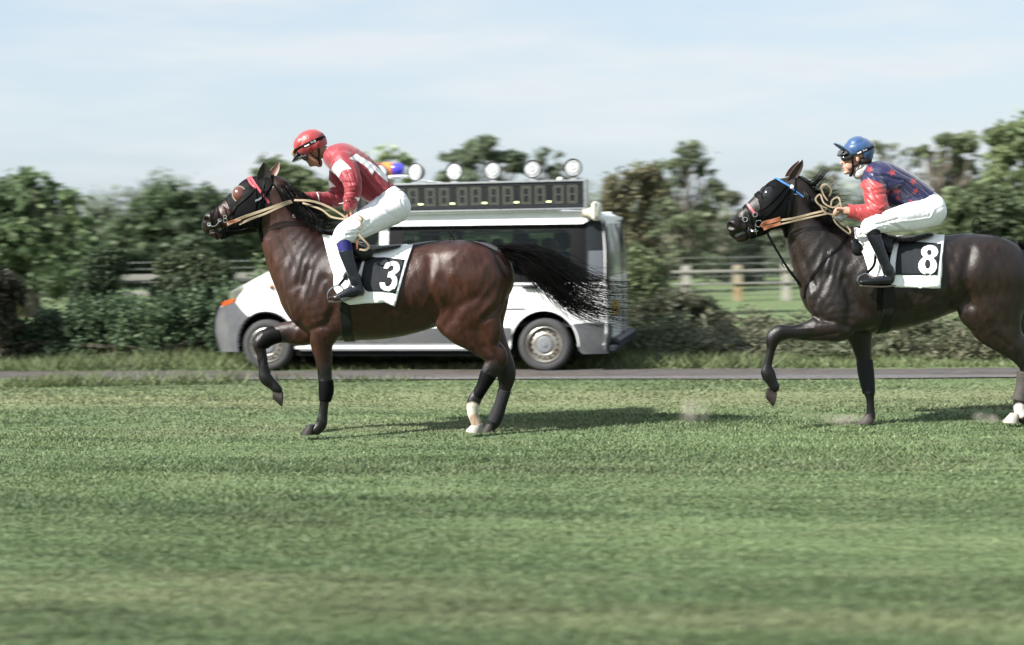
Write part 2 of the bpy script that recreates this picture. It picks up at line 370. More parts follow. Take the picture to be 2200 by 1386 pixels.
# ------------------------------------------------------------ ground, road, grass
def groundmat():
    m = bpy.data.materials.new('turf'); m.use_nodes = True; t = m.node_tree; b = t.nodes['Principled BSDF']; L = t.links.new
    b.inputs['Roughness'].default_value = .9; b.inputs['Specular IOR Level'].default_value = .15
    c = N(t, 'ShaderNodeTexCoord'); mp = N(t, 'ShaderNodeMapping'); mp.inputs['Rotation'].default_value = (0, 0, math.radians(8)); L(c.outputs['Object'], mp.inputs[0])
    sp = N(t, 'ShaderNodeSeparateXYZ'); L(mp.outputs[0], sp.inputs[0])
    st = N(t, 'ShaderNodeMapping'); st.inputs['Scale'].default_value = (.45, 1.6, 1); L(mp.outputs[0], st.inputs[0])
    n1 = N(t, 'ShaderNodeTexNoise', i_Scale=2.2, i_Detail=8.0, i_Roughness=.7); L(st.outputs[0], n1.inputs['Vector'])
    n3 = N(t, 'ShaderNodeTexNoise', i_Scale=11.0, i_Detail=6.0, i_Roughness=.75); L(st.outputs[0], n3.inputs['Vector'])
    r1 = N(t, 'ShaderNodeValToRGB'); e = r1.color_ramp.elements; e[0].position = .3; e[0].color = (.080, .120, .056, 1); e[1].position = .72; e[1].color = (.17, .18, .10, 1)
    k = e.new(.5); k.color = (.120, .165, .076, 1)
    L(n1.outputs['Fac'], r1.inputs[0])
    # paler worn strip along the track
    nd = N(t, 'ShaderNodeMath', operation='MULTIPLY_ADD'); nd.inputs[1].default_value = .9; L(n1.outputs['Fac'], nd.inputs[0]); L(sp.outputs['Y'], nd.inputs[2])
    mr = N(t, 'ShaderNodeMapRange'); mr.inputs['From Min'].default_value = 13.0; mr.inputs['From Max'].default_value = 18.0; L(nd.outputs[0], mr.inputs[0])
    r2 = N(t, 'ShaderNodeValToRGB'); e = r2.color_ramp.elements; e[0].position = .12; e[0].color = (0, 0, 0, 1); e[1].position = .62; e[1].color = (0, 0, 0, 1)
    k = e.new(.3); k.color = (.75, .75, .75, 1); k = e.new(.45); k.color = (.5, .5, .5, 1)
    L(mr.outputs[0], r2.inputs[0])
    x = N(t, 'ShaderNodeMix', data_type='RGBA'); x.inputs['B'].default_value = (.21, .215, .12, 1); L(r2.outputs[0], x.inputs['Factor']); L(r1.outputs[0], x.inputs['A'])
    v = N(t, 'ShaderNodeVectorMath', operation='SCALE'); m3 = N(t, 'ShaderNodeMapRange'); m3.inputs['From Min'].default_value = .3; m3.inputs['From Max'].default_value = .7; m3.inputs['To Min'].default_value = .6; m3.inputs['To Max'].default_value = 1.4
    L(n3.outputs['Fac'], m3.inputs[0]); L(x.outputs['Result'], v.inputs[0]); L(m3.outputs[0], v.inputs['Scale']); L(v.outputs[0], b.inputs['Base Color'])
    bp = N(t, 'ShaderNodeBump'); bp.inputs['Distance'].default_value = .05; bp.inputs['Strength'].default_value = .7; L(n3.outputs['Fac'], bp.inputs['Height']); L(bp.outputs[0], b.inputs['Normal'])
    return m
q0 = 0.139
gx = np.concatenate([np.linspace(-900, -30, 8), np.linspace(-25, 25, 11), np.linspace(30, 900, 8)]); gy = np.concatenate([[-60, -10], np.linspace(0, 60, 13), [90, 150, 300, 600, 1200]])
V = np.array([(x, y, 0) for x in gx for y in gy]); ny = len(gy); Q = np.array([(i*ny+j, (i+1)*ny+j, (i+1)*ny+j+1, i*ny+j+1) for i in range(len(gx)-1) for j in range(ny-1)])
tag(mk('ground', V, Q, groundmat()), kind='structure')
def strip(name, qa, qb, z, m, x0=-60, x1=60, wob=.09, n=240):
    V = []; 
    for i in range(n+1):
        x = x0+(x1-x0)*i/n; w = sn(np.array([[x*1.2, qa, 0]]), 1)[0]*wob; w2 = sn(np.array([[x*1.2, qb+9, 0]]), 1)[0]*wob
        for q in (qa+w, qa*.6+qb*.4, qb+w2): V.append((x, q-q0*x, z if q != qa*.6+qb*.4 else z+.01))
    Q = [(i*3+k, (i+1)*3+k, (i+1)*3+k+1, i*3+k+1) for i in range(n) for k in range(2)]
    return mk(name, V, np.array(Q), m)
road_m = mat('gravel_asphalt', (.082, .077, .078), .9, spec=.2, noise=.45, nscale=9, bump=.8, bscale=45, stretch=(.5, 2, 1), col2=(.075, .062, .052), c2scale=1.6, c2lo=.42, c2hi=.62)
tag(strip('road', 16.17, 17.25, .006, road_m), kind='structure')
tag(strip('gravel_edge', 16.10, 16.36, .014, mat('road_grit', (.115, .11, .11), .95, spec=.1, noise=.4, nscale=30, bump=.6, bscale=70)), kind='structure')
# one sheet of turf blades as real little leaves
def blades(name, n, ya, yb, hmin, hmax, wid, mtl, xw=.40, seed=1, exclude=True, pal=None):
    r = np.random.default_rng(seed)
    y = np.exp(r.uniform(math.log(ya), math.log(yb), n)); x = (r.uniform(-1, 1, n))*(y*xw+.4)
    q = y+q0*x
    if exclude: k = (q < 16.12) | (q > 17.28); x, y, q = x[k], y[k], q[k]
    P = np.stack([x, y, 0*x], 1); G = np.stack([x*.45, q*1.6, 0*x], 1)
    den = sn(G, 1.3, 3)+.7*sn(G, 4, 5); k = r.uniform(-1.6, 1.2, len(x)) < den+.35; P, G, q, den, y = P[k], G[k], q[k], den[k], y[k]; n = len(P)
    h = r.uniform(hmin, hmax, n)*(1+.5*np.clip(sn(G, 1.0, 7), -1, 1)); w = wid*(y/9)*r.uniform(.6, 1.4, n); a = r.uniform(0, 2*math.pi, n); ln = r.uniform(.3, 1.5, n)*h
    la = np.where(r.random(n) < .5, 0, math.pi)+r.normal(0, 1.1, n)
    d = np.stack([np.cos(a), np.sin(a), 0*a], 1)*w[:, None]/2; tip = P+np.stack([np.cos(la)*ln, np.sin(la)*ln, h], 1)
    V = np.stack([P-d, P+d, tip], 1).reshape(-1, 3)
    g = np.array([.117, .163, .073]); dk = np.array([.068, .108, .050]); dry = np.array([.215, .215, .125])
    t = np.clip(.5+.5*sn(G, .9, 1)+r.normal(0, .3, n), 0, 1)[:, None]; C = dk*(1-t)+g*t
    dd = np.clip(np.exp(-((q-14.35)/.75)**2)*.50*(.8+.5*sn(G, 1.1, 12))+np.clip(sn(G, .8, 9)-.3, 0, 1)*.5+np.clip((7.4-q)/1.2, 0, 1)*np.clip(sn(G, 1.5, 15)+.1, 0, 1)*.6+r.normal(0, .18, n), 0, 1)[:, None]; C = C*(1-dd)+dry*dd
    if pal is not None: C = C*.4+np.array(pal)*.6
    G2 = np.stack([P[:, 0]*1.0, q*6, 0*q], 1); C = C*(1+.20*sn(G2, 1.5, 17)+.21*sn(G2, 4.2, 20))[:, None].clip(.5, 1.6)
    C = np.repeat(C*1.15*r.uniform(.82, 1.2, n)[:, None], 3, axis=0)
    return mk(name, V, np.arange(3*n, dtype=np.int32).reshape(-1, 3), mtl, None, False, C)
gm = leafmat('grass_blade', .3)
tag(blades('grass', 520000, 5.0, 19.6, .007, .024, .011, gm), 'short mown racecourse turf', 'grass', kind='stuff')

# ------------------------------------------------------------ plants
LEAF = leafmat('foliage', .38)
def rr(a, b): return random.uniform(a, b)
PAL = {'dark': [(0.051, 0.088, 0.037), (0.073, 0.117, 0.044), (0.037, 0.060, 0.030)], 'mid': [(0.088, 0.146, 0.054), (0.131, 0.189, 0.073), (0.059, 0.098, 0.040)],
       'light': [(0.168, 0.233, 0.095), (0.226, 0.283, 0.124), (0.102, 0.153, 0.063)], 'olive': [(0.131, 0.131, 0.063), (0.182, 0.160, 0.080), (0.073, 0.080, 0.043)],
       'grey': [(0.146, 0.175, 0.117), (0.197, 0.226, 0.153), (0.095, 0.124, 0.080)], 'red': [(.070, .070, .044), (.095, .088, .056), (.040, .040, .026)],
       'hedge': [(0.073, 0.131, 0.059), (0.117, 0.189, 0.080), (0.046, 0.080, 0.040)], 'scrub': [(.098, .115, .056), (.075, .100, .042), (.135, .135, .078)]}
def crown(name, blobs, n, size, pal, parent, gap=.0, cl=2.2, flat=.55, seed=0, drop=.0, gf=1.0):
    r = np.random.default_rng(seed+11); bl = np.array([list(c)+list(s) for c, s in blobs]); vol = (bl[:, 3]*bl[:, 4]*bl[:, 5])**(2/3); pr = vol/vol.sum()
    i = r.choice(len(bl), n, p=pr); d = r.normal(size=(n, 3)); d /= np.linalg.norm(d, axis=1)[:, None]; rad = r.uniform(0, 1, n)**.38*np.where(r.random(n) < .10, r.uniform(1.0, 1.28, n), 1)
    P = bl[i, :3]+d*bl[i, 3:]*(rad*(1+.22*sn(d*2+bl[i, :3], 1.5, 2)+.16*sn(d*6+bl[i, :3], 1.7, 5)))[:, None]
    nn = sn(P, cl*1.3, 4)+.75*sn(P, cl*4, 6)+.08; k = (nn > gap+r.normal(0, .25, n)-.2) & (P[:, 2] > .02)
    P, nn = P[k], nn[k]; n = len(P)
    s = size*r.lognormal(0, .35, n); a = r.uniform(0, 2*math.pi, n)
    u = np.stack([np.cos(a), np.sin(a)*.8, r.normal(0, flat*.5, n)], 1); u /= np.linalg.norm(u, axis=1)[:, None]
    w = r.normal(size=(n, 3)); w[:, 2] += .3; v = np.cross(u, w); v /= np.linalg.norm(v, axis=1)[:, None]
    u = u*s[:, None]*1.15; v = v*s[:, None]*.55
    V = np.stack([P-u, P-v*.9, P+u, P+v*.9], 1); V[:, 2, 2] -= drop*s
    V = V.reshape(-1, 3)
    p = np.array(PAL[pal]) if isinstance(pal, str) else np.array(pal); t = np.clip(.5+.45*sn(P, gf, 8)+r.normal(0, .25, n), 0, 1)[:, None]
    p = p*(1.14 if parent is None or parent.location.y < 28 else 1.45)+(0 if parent is None or parent.location.y < 28 else .012); C = np.where(t < .5, p[2]+(p[0]-p[2])*t*2, p[0]+(p[1]-p[0])*(t*2-1))*r.uniform(.7, 1.3, n)[:, None]; C = C*.76+C.mean(1)[:, None]*.24*np.array([1.04, 1.0, .92])  # distant crowns get a lift in leaf colour as painted haze
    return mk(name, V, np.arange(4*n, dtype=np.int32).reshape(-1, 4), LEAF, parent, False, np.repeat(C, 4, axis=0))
bark = mat('bark', (.11, .095, .075), .9, noise=.4, nscale=12, bump=.8, bscale=30, stretch=(1, 1, .3))
def plant(name, label, cat, Y, base_u, px, n, size, pal, gap=0., trunk=.12, group=None, limbs=True, cl=2.2, fork=.35, dr=.8, seed=0, flat=.55, sub=0, gf=1.0):
    b = W(base_u, 600, Y); b[2] = 0; t = root(name, b, label, cat, group); sc = Y/FPX
    rs = np.random.default_rng(seed+5); bl = []
    for (u, v, ru, rv) in px:
        yo = rs.uniform(-.35, .35)*ru*sc; c = W(u, v, Y+yo); c[1] = Y+yo
        if sub:
            for _ in range(sub):
                d = rs.normal(size=3); d /= np.linalg.norm(d); d *= np.array([ru*sc, ru*sc*dr, rv*sc])*.9*rs.uniform(.3, 1)**.5; s_ = rs.uniform(.20, .42)
                rm = (ru+rv)/2; bl.append((c+d, (rm*sc*s_*1.15, rm*sc*s_, rm*sc*s_*.85)))
        else: bl.append((c, (ru*sc, ru*sc*dr, rv*sc)))
    crown('crown' if cat == 'tree' else 'foliage', bl, n, size, pal, t, gap, cl, seed=seed, flat=flat, gf=gf)
    if trunk:
        m = MB(); zt = max(c[2] for c, _ in bl); H = zt*fork; lean = rs.uniform(-.15, .15, 2)
        top = b+np.array([lean[0], lean[1], H]); pts = resample([b-[0, 0, .1], b+np.array([lean[0]*.3, 0, H*.5]), top], 7); m.tube(pts, np.linspace(trunk*1.0, trunk*.55, 7), 9)
        for k, (c, s_) in enumerate(bl[::max(1, len(bl)//34)]):
            mid = top*.5+c*.5+rs.normal(0, .08*H, 3); st = b*.0+pts[int(rs.integers(4, 7))]
            m.tube(resample([st, mid, c], 7), np.linspace(trunk*.34, trunk*.07, 7), 6)
        m.build('trunk' if cat == 'tree' else 'stem', bark, t)
    return t
# near hedges (left of the van)
plant('hedge', 'dense leafy green hedge beside the road left of the white van', 'hedge', 19.6, 330, [(-260, 720, 70, 80), (-170, 725, 70, 74), (-80, 720, 60, 76), (20, 735, 50, 60), (110, 730, 60, 66), (190, 715, 60, 78), (270, 712, 60, 82), (350, 715, 60, 80), (430, 708, 62, 86), (500, 702, 60, 90), (570, 705, 60, 85), (640, 720, 60, 70), (150, 770, 70, 30), (300, 772, 90, 30), (450, 770, 90, 30)], 102000, 0.024, 'hedge', gap=-.35, trunk=.05, cl=2.6, seed=1)
plant('shrub', 'dark brownish shrub at the far left edge of the road verge', 'shrub', 19.3, -5, [(-10, 690, 60, 100), (20, 640, 34, 55), (40, 740, 42, 50), (-40, 640, 60, 70)], 27200, 0.024, 'red', gap=-.3, trunk=.05, seed=2)
plant('shrub', 'tall narrow dark shrub standing up out of the hedge', 'shrub', 20.2, 215, [(215, 600, 42, 62), (205, 680, 50, 70), (240, 560, 30, 30), (180, 645, 32, 50), (235, 740, 45, 50)], 34000, 0.024, 'dark', gap=-.15, trunk=.06, seed=3)
plant('shrub', 'rounded shrub with a pale yellow-green top rising over the hedge behind the van bonnet', 'shrub', 20.6, 410, [(415, 590, 62, 50), (400, 640, 70, 60), (460, 600, 40, 40), (370, 570, 34, 26)], 37400, 0.026, [(0.085, 0.120, 0.050), (0.232, 0.274, 0.120), (0.047, 0.071, 0.036)], gap=-.1, trunk=.06, seed=4)
plant('shrub', 'green bush line behind the white van under its windows', 'shrub', 22.5, 760, [(620, 640, 80, 120), (740, 650, 90, 130), (880, 640, 90, 130), (1020, 650, 90, 130), (1150, 640, 90, 130), (680, 570, 80, 60), (820, 560, 90, 60), (980, 560, 90, 70), (1120, 560, 80, 70), (800, 740, 240, 40), (1060, 745, 240, 40)], 61200, 0.037, 'mid', gap=-.3, trunk=.06, seed=5)
# big bush at the tail of the van and scrub to its right
plant('tree', 'broad brownish-olive bushy tree just behind the tail of the van', 'tree', 26, 1350, [(1340, 430, 60, 60), (1320, 520, 70, 70), (1370, 480, 62, 80), (1390, 400, 40, 44), (1350, 600, 70, 80), (1385, 570, 60, 70), (1330, 680, 70, 70)], 57800, 0.033, 'olive', gap=.10, trunk=.12, seed=6, cl=2)
plant('shrub', 'light green leafy shrub between the van tail and the dark bush', 'shrub', 24, 1395, [(1385, 600, 44, 60), (1400, 670, 60, 60), (1370, 550, 24, 26)], 20400, 0.027, [(0.134, 0.190, 0.078), (0.218, 0.260, 0.120), (0.064, 0.092, 0.050)], gap=-.05, trunk=.05, seed=7)
plant('shrub', 'dark low bush sloping down towards the paddock fence', 'shrub', 22.3, 1440, [(1420, 690, 70, 70), (1480, 680, 60, 56), (1530, 700, 44, 38), (1400, 740, 90, 40), (1500, 735, 60, 32)], 37400, 0.027, [(0.057, 0.071, 0.039), (0.127, 0.127, 0.071), (0.039, 0.047, 0.030)], gap=-.1, trunk=.05, seed=8)
# scrub bank to the right
def scrub():
    r = np.random.default_rng(31); bl = []
    for i in range(150):
        x = r.uniform(1.6, 8.5); q = r.uniform(18.0, 20.6); h = r.uniform(.12, .30)*(1.15 if q > 19 else .8); bl.append(((x, q-q0*x, h*.6), (r.uniform(.25, .6), .3, h)))
    o = crown('scrub', bl, 60000, .034, 'scrub', None, gap=-.35, cl=3, seed=9, gf=1.4); tag(o, kind='stuff'); o['label'] = 'low dry brownish-green scrub bank beyond the road'; o['category'] = 'undergrowth'
scrub()
plant('weed', 'bright yellow-green weed in the scrub at the right edge', 'plant', 18.9, 2145, [(2145, 745, 22, 32), (2140, 715, 12, 20)], 2550, 0.022, [(0.288, 0.344, 0.092), (0.428, 0.456, 0.148), (0.176, 0.218, 0.078)], gap=-.5, trunk=.02, seed=10)
def tufts():   # rough tall grass on the verge
    o = blades('verge_grass', 60000, 16.2, 19.8, .05, .16, .010, gm, .45, 5, True, (.12, .14, .06)); tag(o, kind='stuff'); o['label'] = 'rough grass on the verge behind the road'; o['category'] = 'grass'
tufts()
# trees
plant('tree', 'large round green tree at the far left', 'tree', 30, 70, [(40, 440, 75, 60), (110, 450, 70, 60), (60, 520, 110, 80), (150, 520, 60, 70), (-30, 480, 80, 90), (70, 400, 50, 34), (130, 580, 90, 60), (20, 590, 90, 60)], 57800, 0.056, 'mid', gap=-.05, trunk=.16, seed=12, cl=1.5, gf=.7)
plant('tree', 'dark green spreading tree behind the post fence left of the horse', 'tree', 32, 350, [(350, 460, 72, 60), (430, 450, 60, 50), (290, 500, 60, 60), (390, 530, 100, 70), (480, 500, 60, 70), (300, 570, 90, 50), (470, 580, 80, 50)], 54400, 0.056, 'dark', gap=-.08, trunk=.16, seed=13, cl=1.5, gf=.7)
plant('tree', 'small pale tree in the gap between the two left trees', 'tree', 36, 215, [(218, 465, 22, 26), (200, 520, 50, 50), (250, 530, 50, 60), (220, 590, 60, 50)], 15300, 0.052, 'grey', gap=.05, trunk=.08, seed=14)
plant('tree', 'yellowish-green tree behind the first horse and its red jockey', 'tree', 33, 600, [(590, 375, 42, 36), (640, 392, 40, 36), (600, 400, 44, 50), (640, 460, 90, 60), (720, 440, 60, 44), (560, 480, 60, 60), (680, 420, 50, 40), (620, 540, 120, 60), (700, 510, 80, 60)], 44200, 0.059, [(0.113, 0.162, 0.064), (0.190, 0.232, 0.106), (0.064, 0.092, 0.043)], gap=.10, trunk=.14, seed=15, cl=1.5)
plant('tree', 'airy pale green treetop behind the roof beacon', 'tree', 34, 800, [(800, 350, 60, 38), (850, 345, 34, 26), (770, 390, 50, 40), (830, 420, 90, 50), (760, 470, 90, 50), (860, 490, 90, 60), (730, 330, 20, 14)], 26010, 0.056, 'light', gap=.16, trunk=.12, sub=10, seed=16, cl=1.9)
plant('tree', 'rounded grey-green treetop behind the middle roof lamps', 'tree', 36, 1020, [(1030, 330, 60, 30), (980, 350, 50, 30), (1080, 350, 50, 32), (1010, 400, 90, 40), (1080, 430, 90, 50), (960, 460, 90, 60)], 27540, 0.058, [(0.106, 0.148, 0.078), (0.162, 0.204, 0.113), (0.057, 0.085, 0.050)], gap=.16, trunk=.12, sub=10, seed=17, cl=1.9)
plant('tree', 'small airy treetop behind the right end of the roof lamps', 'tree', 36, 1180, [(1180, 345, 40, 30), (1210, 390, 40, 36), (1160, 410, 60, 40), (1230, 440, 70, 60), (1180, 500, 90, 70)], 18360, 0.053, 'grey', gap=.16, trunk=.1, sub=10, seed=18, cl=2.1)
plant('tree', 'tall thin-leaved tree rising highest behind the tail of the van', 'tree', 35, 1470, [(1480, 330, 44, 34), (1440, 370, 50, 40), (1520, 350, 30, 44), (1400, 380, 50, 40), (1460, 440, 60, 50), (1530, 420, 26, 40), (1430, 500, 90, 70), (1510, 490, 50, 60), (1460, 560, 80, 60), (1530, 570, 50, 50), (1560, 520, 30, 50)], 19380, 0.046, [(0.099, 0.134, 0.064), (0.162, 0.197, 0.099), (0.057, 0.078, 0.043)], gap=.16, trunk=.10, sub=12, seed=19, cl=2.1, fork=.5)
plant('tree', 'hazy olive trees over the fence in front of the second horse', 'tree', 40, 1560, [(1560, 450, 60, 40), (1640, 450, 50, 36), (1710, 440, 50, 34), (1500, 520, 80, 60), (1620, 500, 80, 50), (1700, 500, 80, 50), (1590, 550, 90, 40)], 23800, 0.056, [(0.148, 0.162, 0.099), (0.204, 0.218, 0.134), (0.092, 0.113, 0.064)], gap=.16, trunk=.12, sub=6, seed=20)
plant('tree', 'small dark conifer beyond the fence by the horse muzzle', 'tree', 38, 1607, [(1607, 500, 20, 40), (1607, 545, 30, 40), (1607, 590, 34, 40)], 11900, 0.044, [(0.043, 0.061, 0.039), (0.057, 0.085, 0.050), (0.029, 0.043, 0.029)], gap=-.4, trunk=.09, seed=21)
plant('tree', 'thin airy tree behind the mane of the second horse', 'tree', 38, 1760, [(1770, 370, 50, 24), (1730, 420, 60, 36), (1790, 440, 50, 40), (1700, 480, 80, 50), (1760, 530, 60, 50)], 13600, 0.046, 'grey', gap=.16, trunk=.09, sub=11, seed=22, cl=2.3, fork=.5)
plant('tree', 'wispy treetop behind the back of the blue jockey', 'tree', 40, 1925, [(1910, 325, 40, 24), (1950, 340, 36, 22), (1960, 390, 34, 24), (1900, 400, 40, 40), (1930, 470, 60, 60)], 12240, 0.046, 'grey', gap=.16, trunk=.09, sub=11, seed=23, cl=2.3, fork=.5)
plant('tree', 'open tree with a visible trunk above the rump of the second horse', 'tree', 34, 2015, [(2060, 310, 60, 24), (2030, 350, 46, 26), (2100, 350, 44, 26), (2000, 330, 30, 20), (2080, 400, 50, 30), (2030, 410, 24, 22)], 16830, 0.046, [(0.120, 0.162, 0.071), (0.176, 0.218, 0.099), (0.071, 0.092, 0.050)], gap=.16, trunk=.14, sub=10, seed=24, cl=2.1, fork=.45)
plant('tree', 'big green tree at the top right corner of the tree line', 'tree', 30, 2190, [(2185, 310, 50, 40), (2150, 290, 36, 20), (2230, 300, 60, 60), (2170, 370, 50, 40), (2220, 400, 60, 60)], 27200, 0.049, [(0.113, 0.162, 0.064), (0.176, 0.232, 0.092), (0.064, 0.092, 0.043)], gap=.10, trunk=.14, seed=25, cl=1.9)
plant('hedge', 'thick green hedge behind the back of the second horse', 'hedge', 27, 2120, [(2060, 450, 50, 44), (2130, 450, 70, 56), (2210, 440, 70, 70), (2040, 530, 60, 60), (2120, 540, 90, 70), (2220, 540, 80, 80), (1990, 540, 50, 50), (2100, 630, 120, 50), (2230, 630, 80, 60), (1980, 620, 60, 40)], 68000, 0.046, [(0.085, 0.127, 0.053), (0.141, 0.190, 0.078), (0.047, 0.071, 0.036)], gap=-.15, trunk=.09, seed=26, cl=1.7)
plant('hedge', 'low dark hedge running along behind the paddock fence', 'hedge', 44, 1600, [(u, 585+random.uniform(-8, 8), 60, 42) for u in range(1380, 2000, 70)], 44200, 0.063, [(0.078, 0.106, 0.064), (0.113, 0.148, 0.085), (0.050, 0.071, 0.047)], gap=-.4, trunk=.05, seed=27)
plant('hedge', 'far hedge closing the field behind the left fence', 'hedge', 46, 150, [(u, 590+random.uniform(-8, 8), 70, 44) for u in range(-1100, 720, 75)], 80000, 0.067, [(0.078, 0.113, 0.064), (0.113, 0.162, 0.085), (0.050, 0.071, 0.047)], gap=-.4, trunk=.05, seed=28)
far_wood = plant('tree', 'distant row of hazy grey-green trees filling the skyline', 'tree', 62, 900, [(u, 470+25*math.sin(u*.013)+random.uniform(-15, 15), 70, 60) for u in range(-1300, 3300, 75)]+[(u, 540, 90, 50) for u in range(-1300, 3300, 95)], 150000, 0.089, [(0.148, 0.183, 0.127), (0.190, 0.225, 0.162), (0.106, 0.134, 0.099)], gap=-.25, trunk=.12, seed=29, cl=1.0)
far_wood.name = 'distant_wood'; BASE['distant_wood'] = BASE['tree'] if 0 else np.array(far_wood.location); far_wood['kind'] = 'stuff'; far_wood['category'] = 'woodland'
# fences
postm = mat('weathered_concrete', (.30, .29, .25), .85, noise=.2, nscale=6, bump=.3, bscale=20)
railm = mat('weathered_rail', (.20, .195, .175), .8, noise=.25, nscale=8, stretch=(.3, 1, 1))
wirem = mat('wire', (.30, .32, .30), .5, metal=.6)
def fence(label, posts, Y, rails, ztop, mesh_wire=True):
    xs = [W(u, 600, Y)[0] for u in posts]; t = root('fence', (xs[0], Y, 0), label, 'fence')
    for i, x in enumerate(xs):
        m = MB(); h = ztop+.03; m.box(x-.085, x+.085, Y-.07, Y+.07, -.1, h, .015); p = m.build('post', postm, t)
        if i == 1: p['label'] = 'post with an ochre-stained top'; p.data.materials.clear(); p.data.materials.append(mat('ochre_post', (.28, .25, .18), .85, noise=.2, col2=(.28, .19, .09), c2scale=1.2))
    for z, th in rails:
        m = MB(); m.box(xs[0]-.3, xs[-1]+.3, Y-.105, Y-.07, z-th/2, z+th/2, .01); m.build('rail', railm, t)
    if mesh_wire:
        m = MB()
        for z in np.arange(.12, ztop+.28, .13): m.tube([(xs[0]-.3, Y+.08, z), (xs[-1]+.3, Y+.08, z)], .006, 4)
        for x in np.arange(xs[0]-.3, xs[-1]+.3, .18): m.tube([(x, Y+.09, .05), (x, Y+.09, ztop-.05)], .004, 4)
        m.build('wire_mesh', wirem, t)
def zat(u, v, Y): return W(u, v, Y)[2]
fence('pale post and rail fence with wire mesh beyond the scrub right of the van', [1475, 1585, 1690, 1800, 1910, 2020, 2130, 2240], 31, [(zat(1585, 582, 31), .05), (zat(1585, 609, 31), .035)], zat(1585, 573, 31))
fence('weathered rail fence half hidden by shrubs left of the van', [-70, 45, 400, 560, 700], 30, [(zat(200, 598, 30), .12), (zat(200, 632, 30), .09)], zat(100, 592, 30))
# ------------------------------------------------------------ the white van (built in its own frame: x from front wheel to rear, y across, z up)
va = Gd(573, 798); vb = Gd(1170, 799); ve = (vb-va)/np.linalg.norm(vb-va); vn = np.array([-ve[1], ve[0], 0]); VYAW = math.atan2(ve[1], ve[0])
def VP(u, v, y=0):     # picture point -> (x,z) on the van's side plane
    d = ray(u, v); t = ((va+vn*y-CAM)@vn)/(d@vn); p = CAM+d*t; return (float((p-va)@ve), float(p[2]))
vwhite = mat('van_white_paint', (.82, .83, .84), .3, spec=.4, coat=.25, noise=.03, nscale=3, col2=(.70, .69, .66), c2scale=1.2, c2lo=.5, c2hi=.75)
vgrey = mat('van_grey_plastic', (.075, .079, .086), .6, spec=.25, noise=.12, nscale=6, bump=.15, bscale=150, col2=(.105, .105, .105), c2scale=2.5)
vdark = mat('van_dark_plastic', (.016, .019, .024), .5, spec=.25, noise=.1); vblack = mat('van_black', (.004, .004, .005), .6, spec=.15); vint = mat('van_interior', (.018, .019, .020), .8, spec=.2, noise=.2)
tyre_m = mat('tyre_rubber', (.055, .055, .057), .85, spec=.25, noise=.15, nscale=8, bump=.3, bscale=90); rim_m = mat('steel_rim', (.42, .41, .38), .4, metal=.6, noise=.12, nscale=20, col2=(.28, .25, .21), c2scale=6)
cap_m = mat('hub_cap_grey', (.16, .17, .18), .5); winm = glassmat('tinted_window', (.66, .72, .69), -.03); clearg = glassmat('clear_lens', (.9, .93, .95), .0)
alum = mat('brushed_aluminium', (.62, .63, .64), .3, metal=.9, noise=.08, nscale=30)
van = root('van', tuple(va), 'white van with a digital timing board and spotlights on its roof', 'van', rot=VYAW)
WD = 1.86
PROF = [(-.62, .24), (-.665, .42), (-.655, .62), (-.60, .76), (-.52, .88), (-.42, .97), (-.28, 1.065), (.05, 1.225), (.40, 1.40), (.62, 1.56), (.86, 1.71), (1.10, 1.80), (1.35, 1.84), (1.8, 1.85), (2.8, 1.85), (3.6, 1.83), (3.92, 1.79), (4.0, 1.72)]
xm = lambda x: x if x > -.42 else -.42+(x+.42)*1.7
PROF = [(xm(x), z) for x, z in PROF]
def zt(x):
    P = PROF[2:]; 
    for (a, b), (c, d) in zip(P[:-1], P[1:]):
        if a <= x <= c and c > a: return b+(d-b)*(x-a)/(c-a)
    return .6 if x < 0 else 1.7
def ys(x, z):
    y = 0
    if z > 1.0: y += .11*((z-1.0)/.8)**1.7
    if z < .45: y += .04*((.45-z)/.25)**2*.5
    if x < .12: y += .33*min(1.3, ((.12-x)/.78))**2.3
    if x > 3.72: y += .07*((x-3.72)/.3)**2
    y -= .012*math.exp(-((z-.98)/.03)**2)
    return y
def side(name, outer, holes, m, off=0.0, th=.02, step=.07, parent=None, both=True, sm=True):
    outer = [(xm(x), z) for x, z in outer]; V, F = patch2d(outer, holes, step)
    for sg in ((0, 1) if both else (0,)):
        P = np.array([(x, ys(x, z)-off, z) for x, z in V]); Nn = np.tile([0, 1., 0], (len(P), 1))
        A, G = solid(P, F, Nn, th)
        if sg: A = A.copy(); A[:, 1] = WD-A[:, 1]; G = [tuple(f)[::-1] for f in G]
        o = mk(name, A, G, m, parent or van, sm, flat_angle=30)
        if not sg: o0 = o
    return o0
def arc(cx, cz, r, a0, a1, n=16): return [(cx+r*math.cos(a), cz+r*math.sin(a)) for a in np.linspace(a0, a1, n)]
R1 = .375
arch_f = arc(0, .305, R1, PI*1.0-.0, 0, 18) if False else arc(0, .305, .385, PI+.05, -.05, 20); arch_r = arc(3.31, .305, .385, PI+.05, -.05, 20)
body_out = [(-.60, .26)]+arch_f+[(.42, .24), (2.9, .24)]+arch_r+[(3.72, .26), (4.0, .26), (4.02, .9), (4.01, 1.4), (3.99, 1.70), (3.9, 1.735), (3.6, 1.76), (2.8, 1.78), (1.8, 1.78), (1.35, 1.765), (1.10, 1.73), (.86, 1.64), (.62, 1.49), (.40, 1.335), (.05, 1.165), (-.28, 1.01), (-.42, .92), (-.52, .83), (-.60, .72), (-.65, .6), (-.66, .42)]
win_r = [(1.60, 1.07), (3.80, 1.06), (3.80, 1.655), (1.60, 1.67)]; win_f = [(.80, 1.10), (1.40, 1.09), (1.40, 1.66), (1.16, 1.66), (.88, 1.50), (.74, 1.36)]
side('side_panel', body_out, [win_r, win_f], vwhite, step=.09)
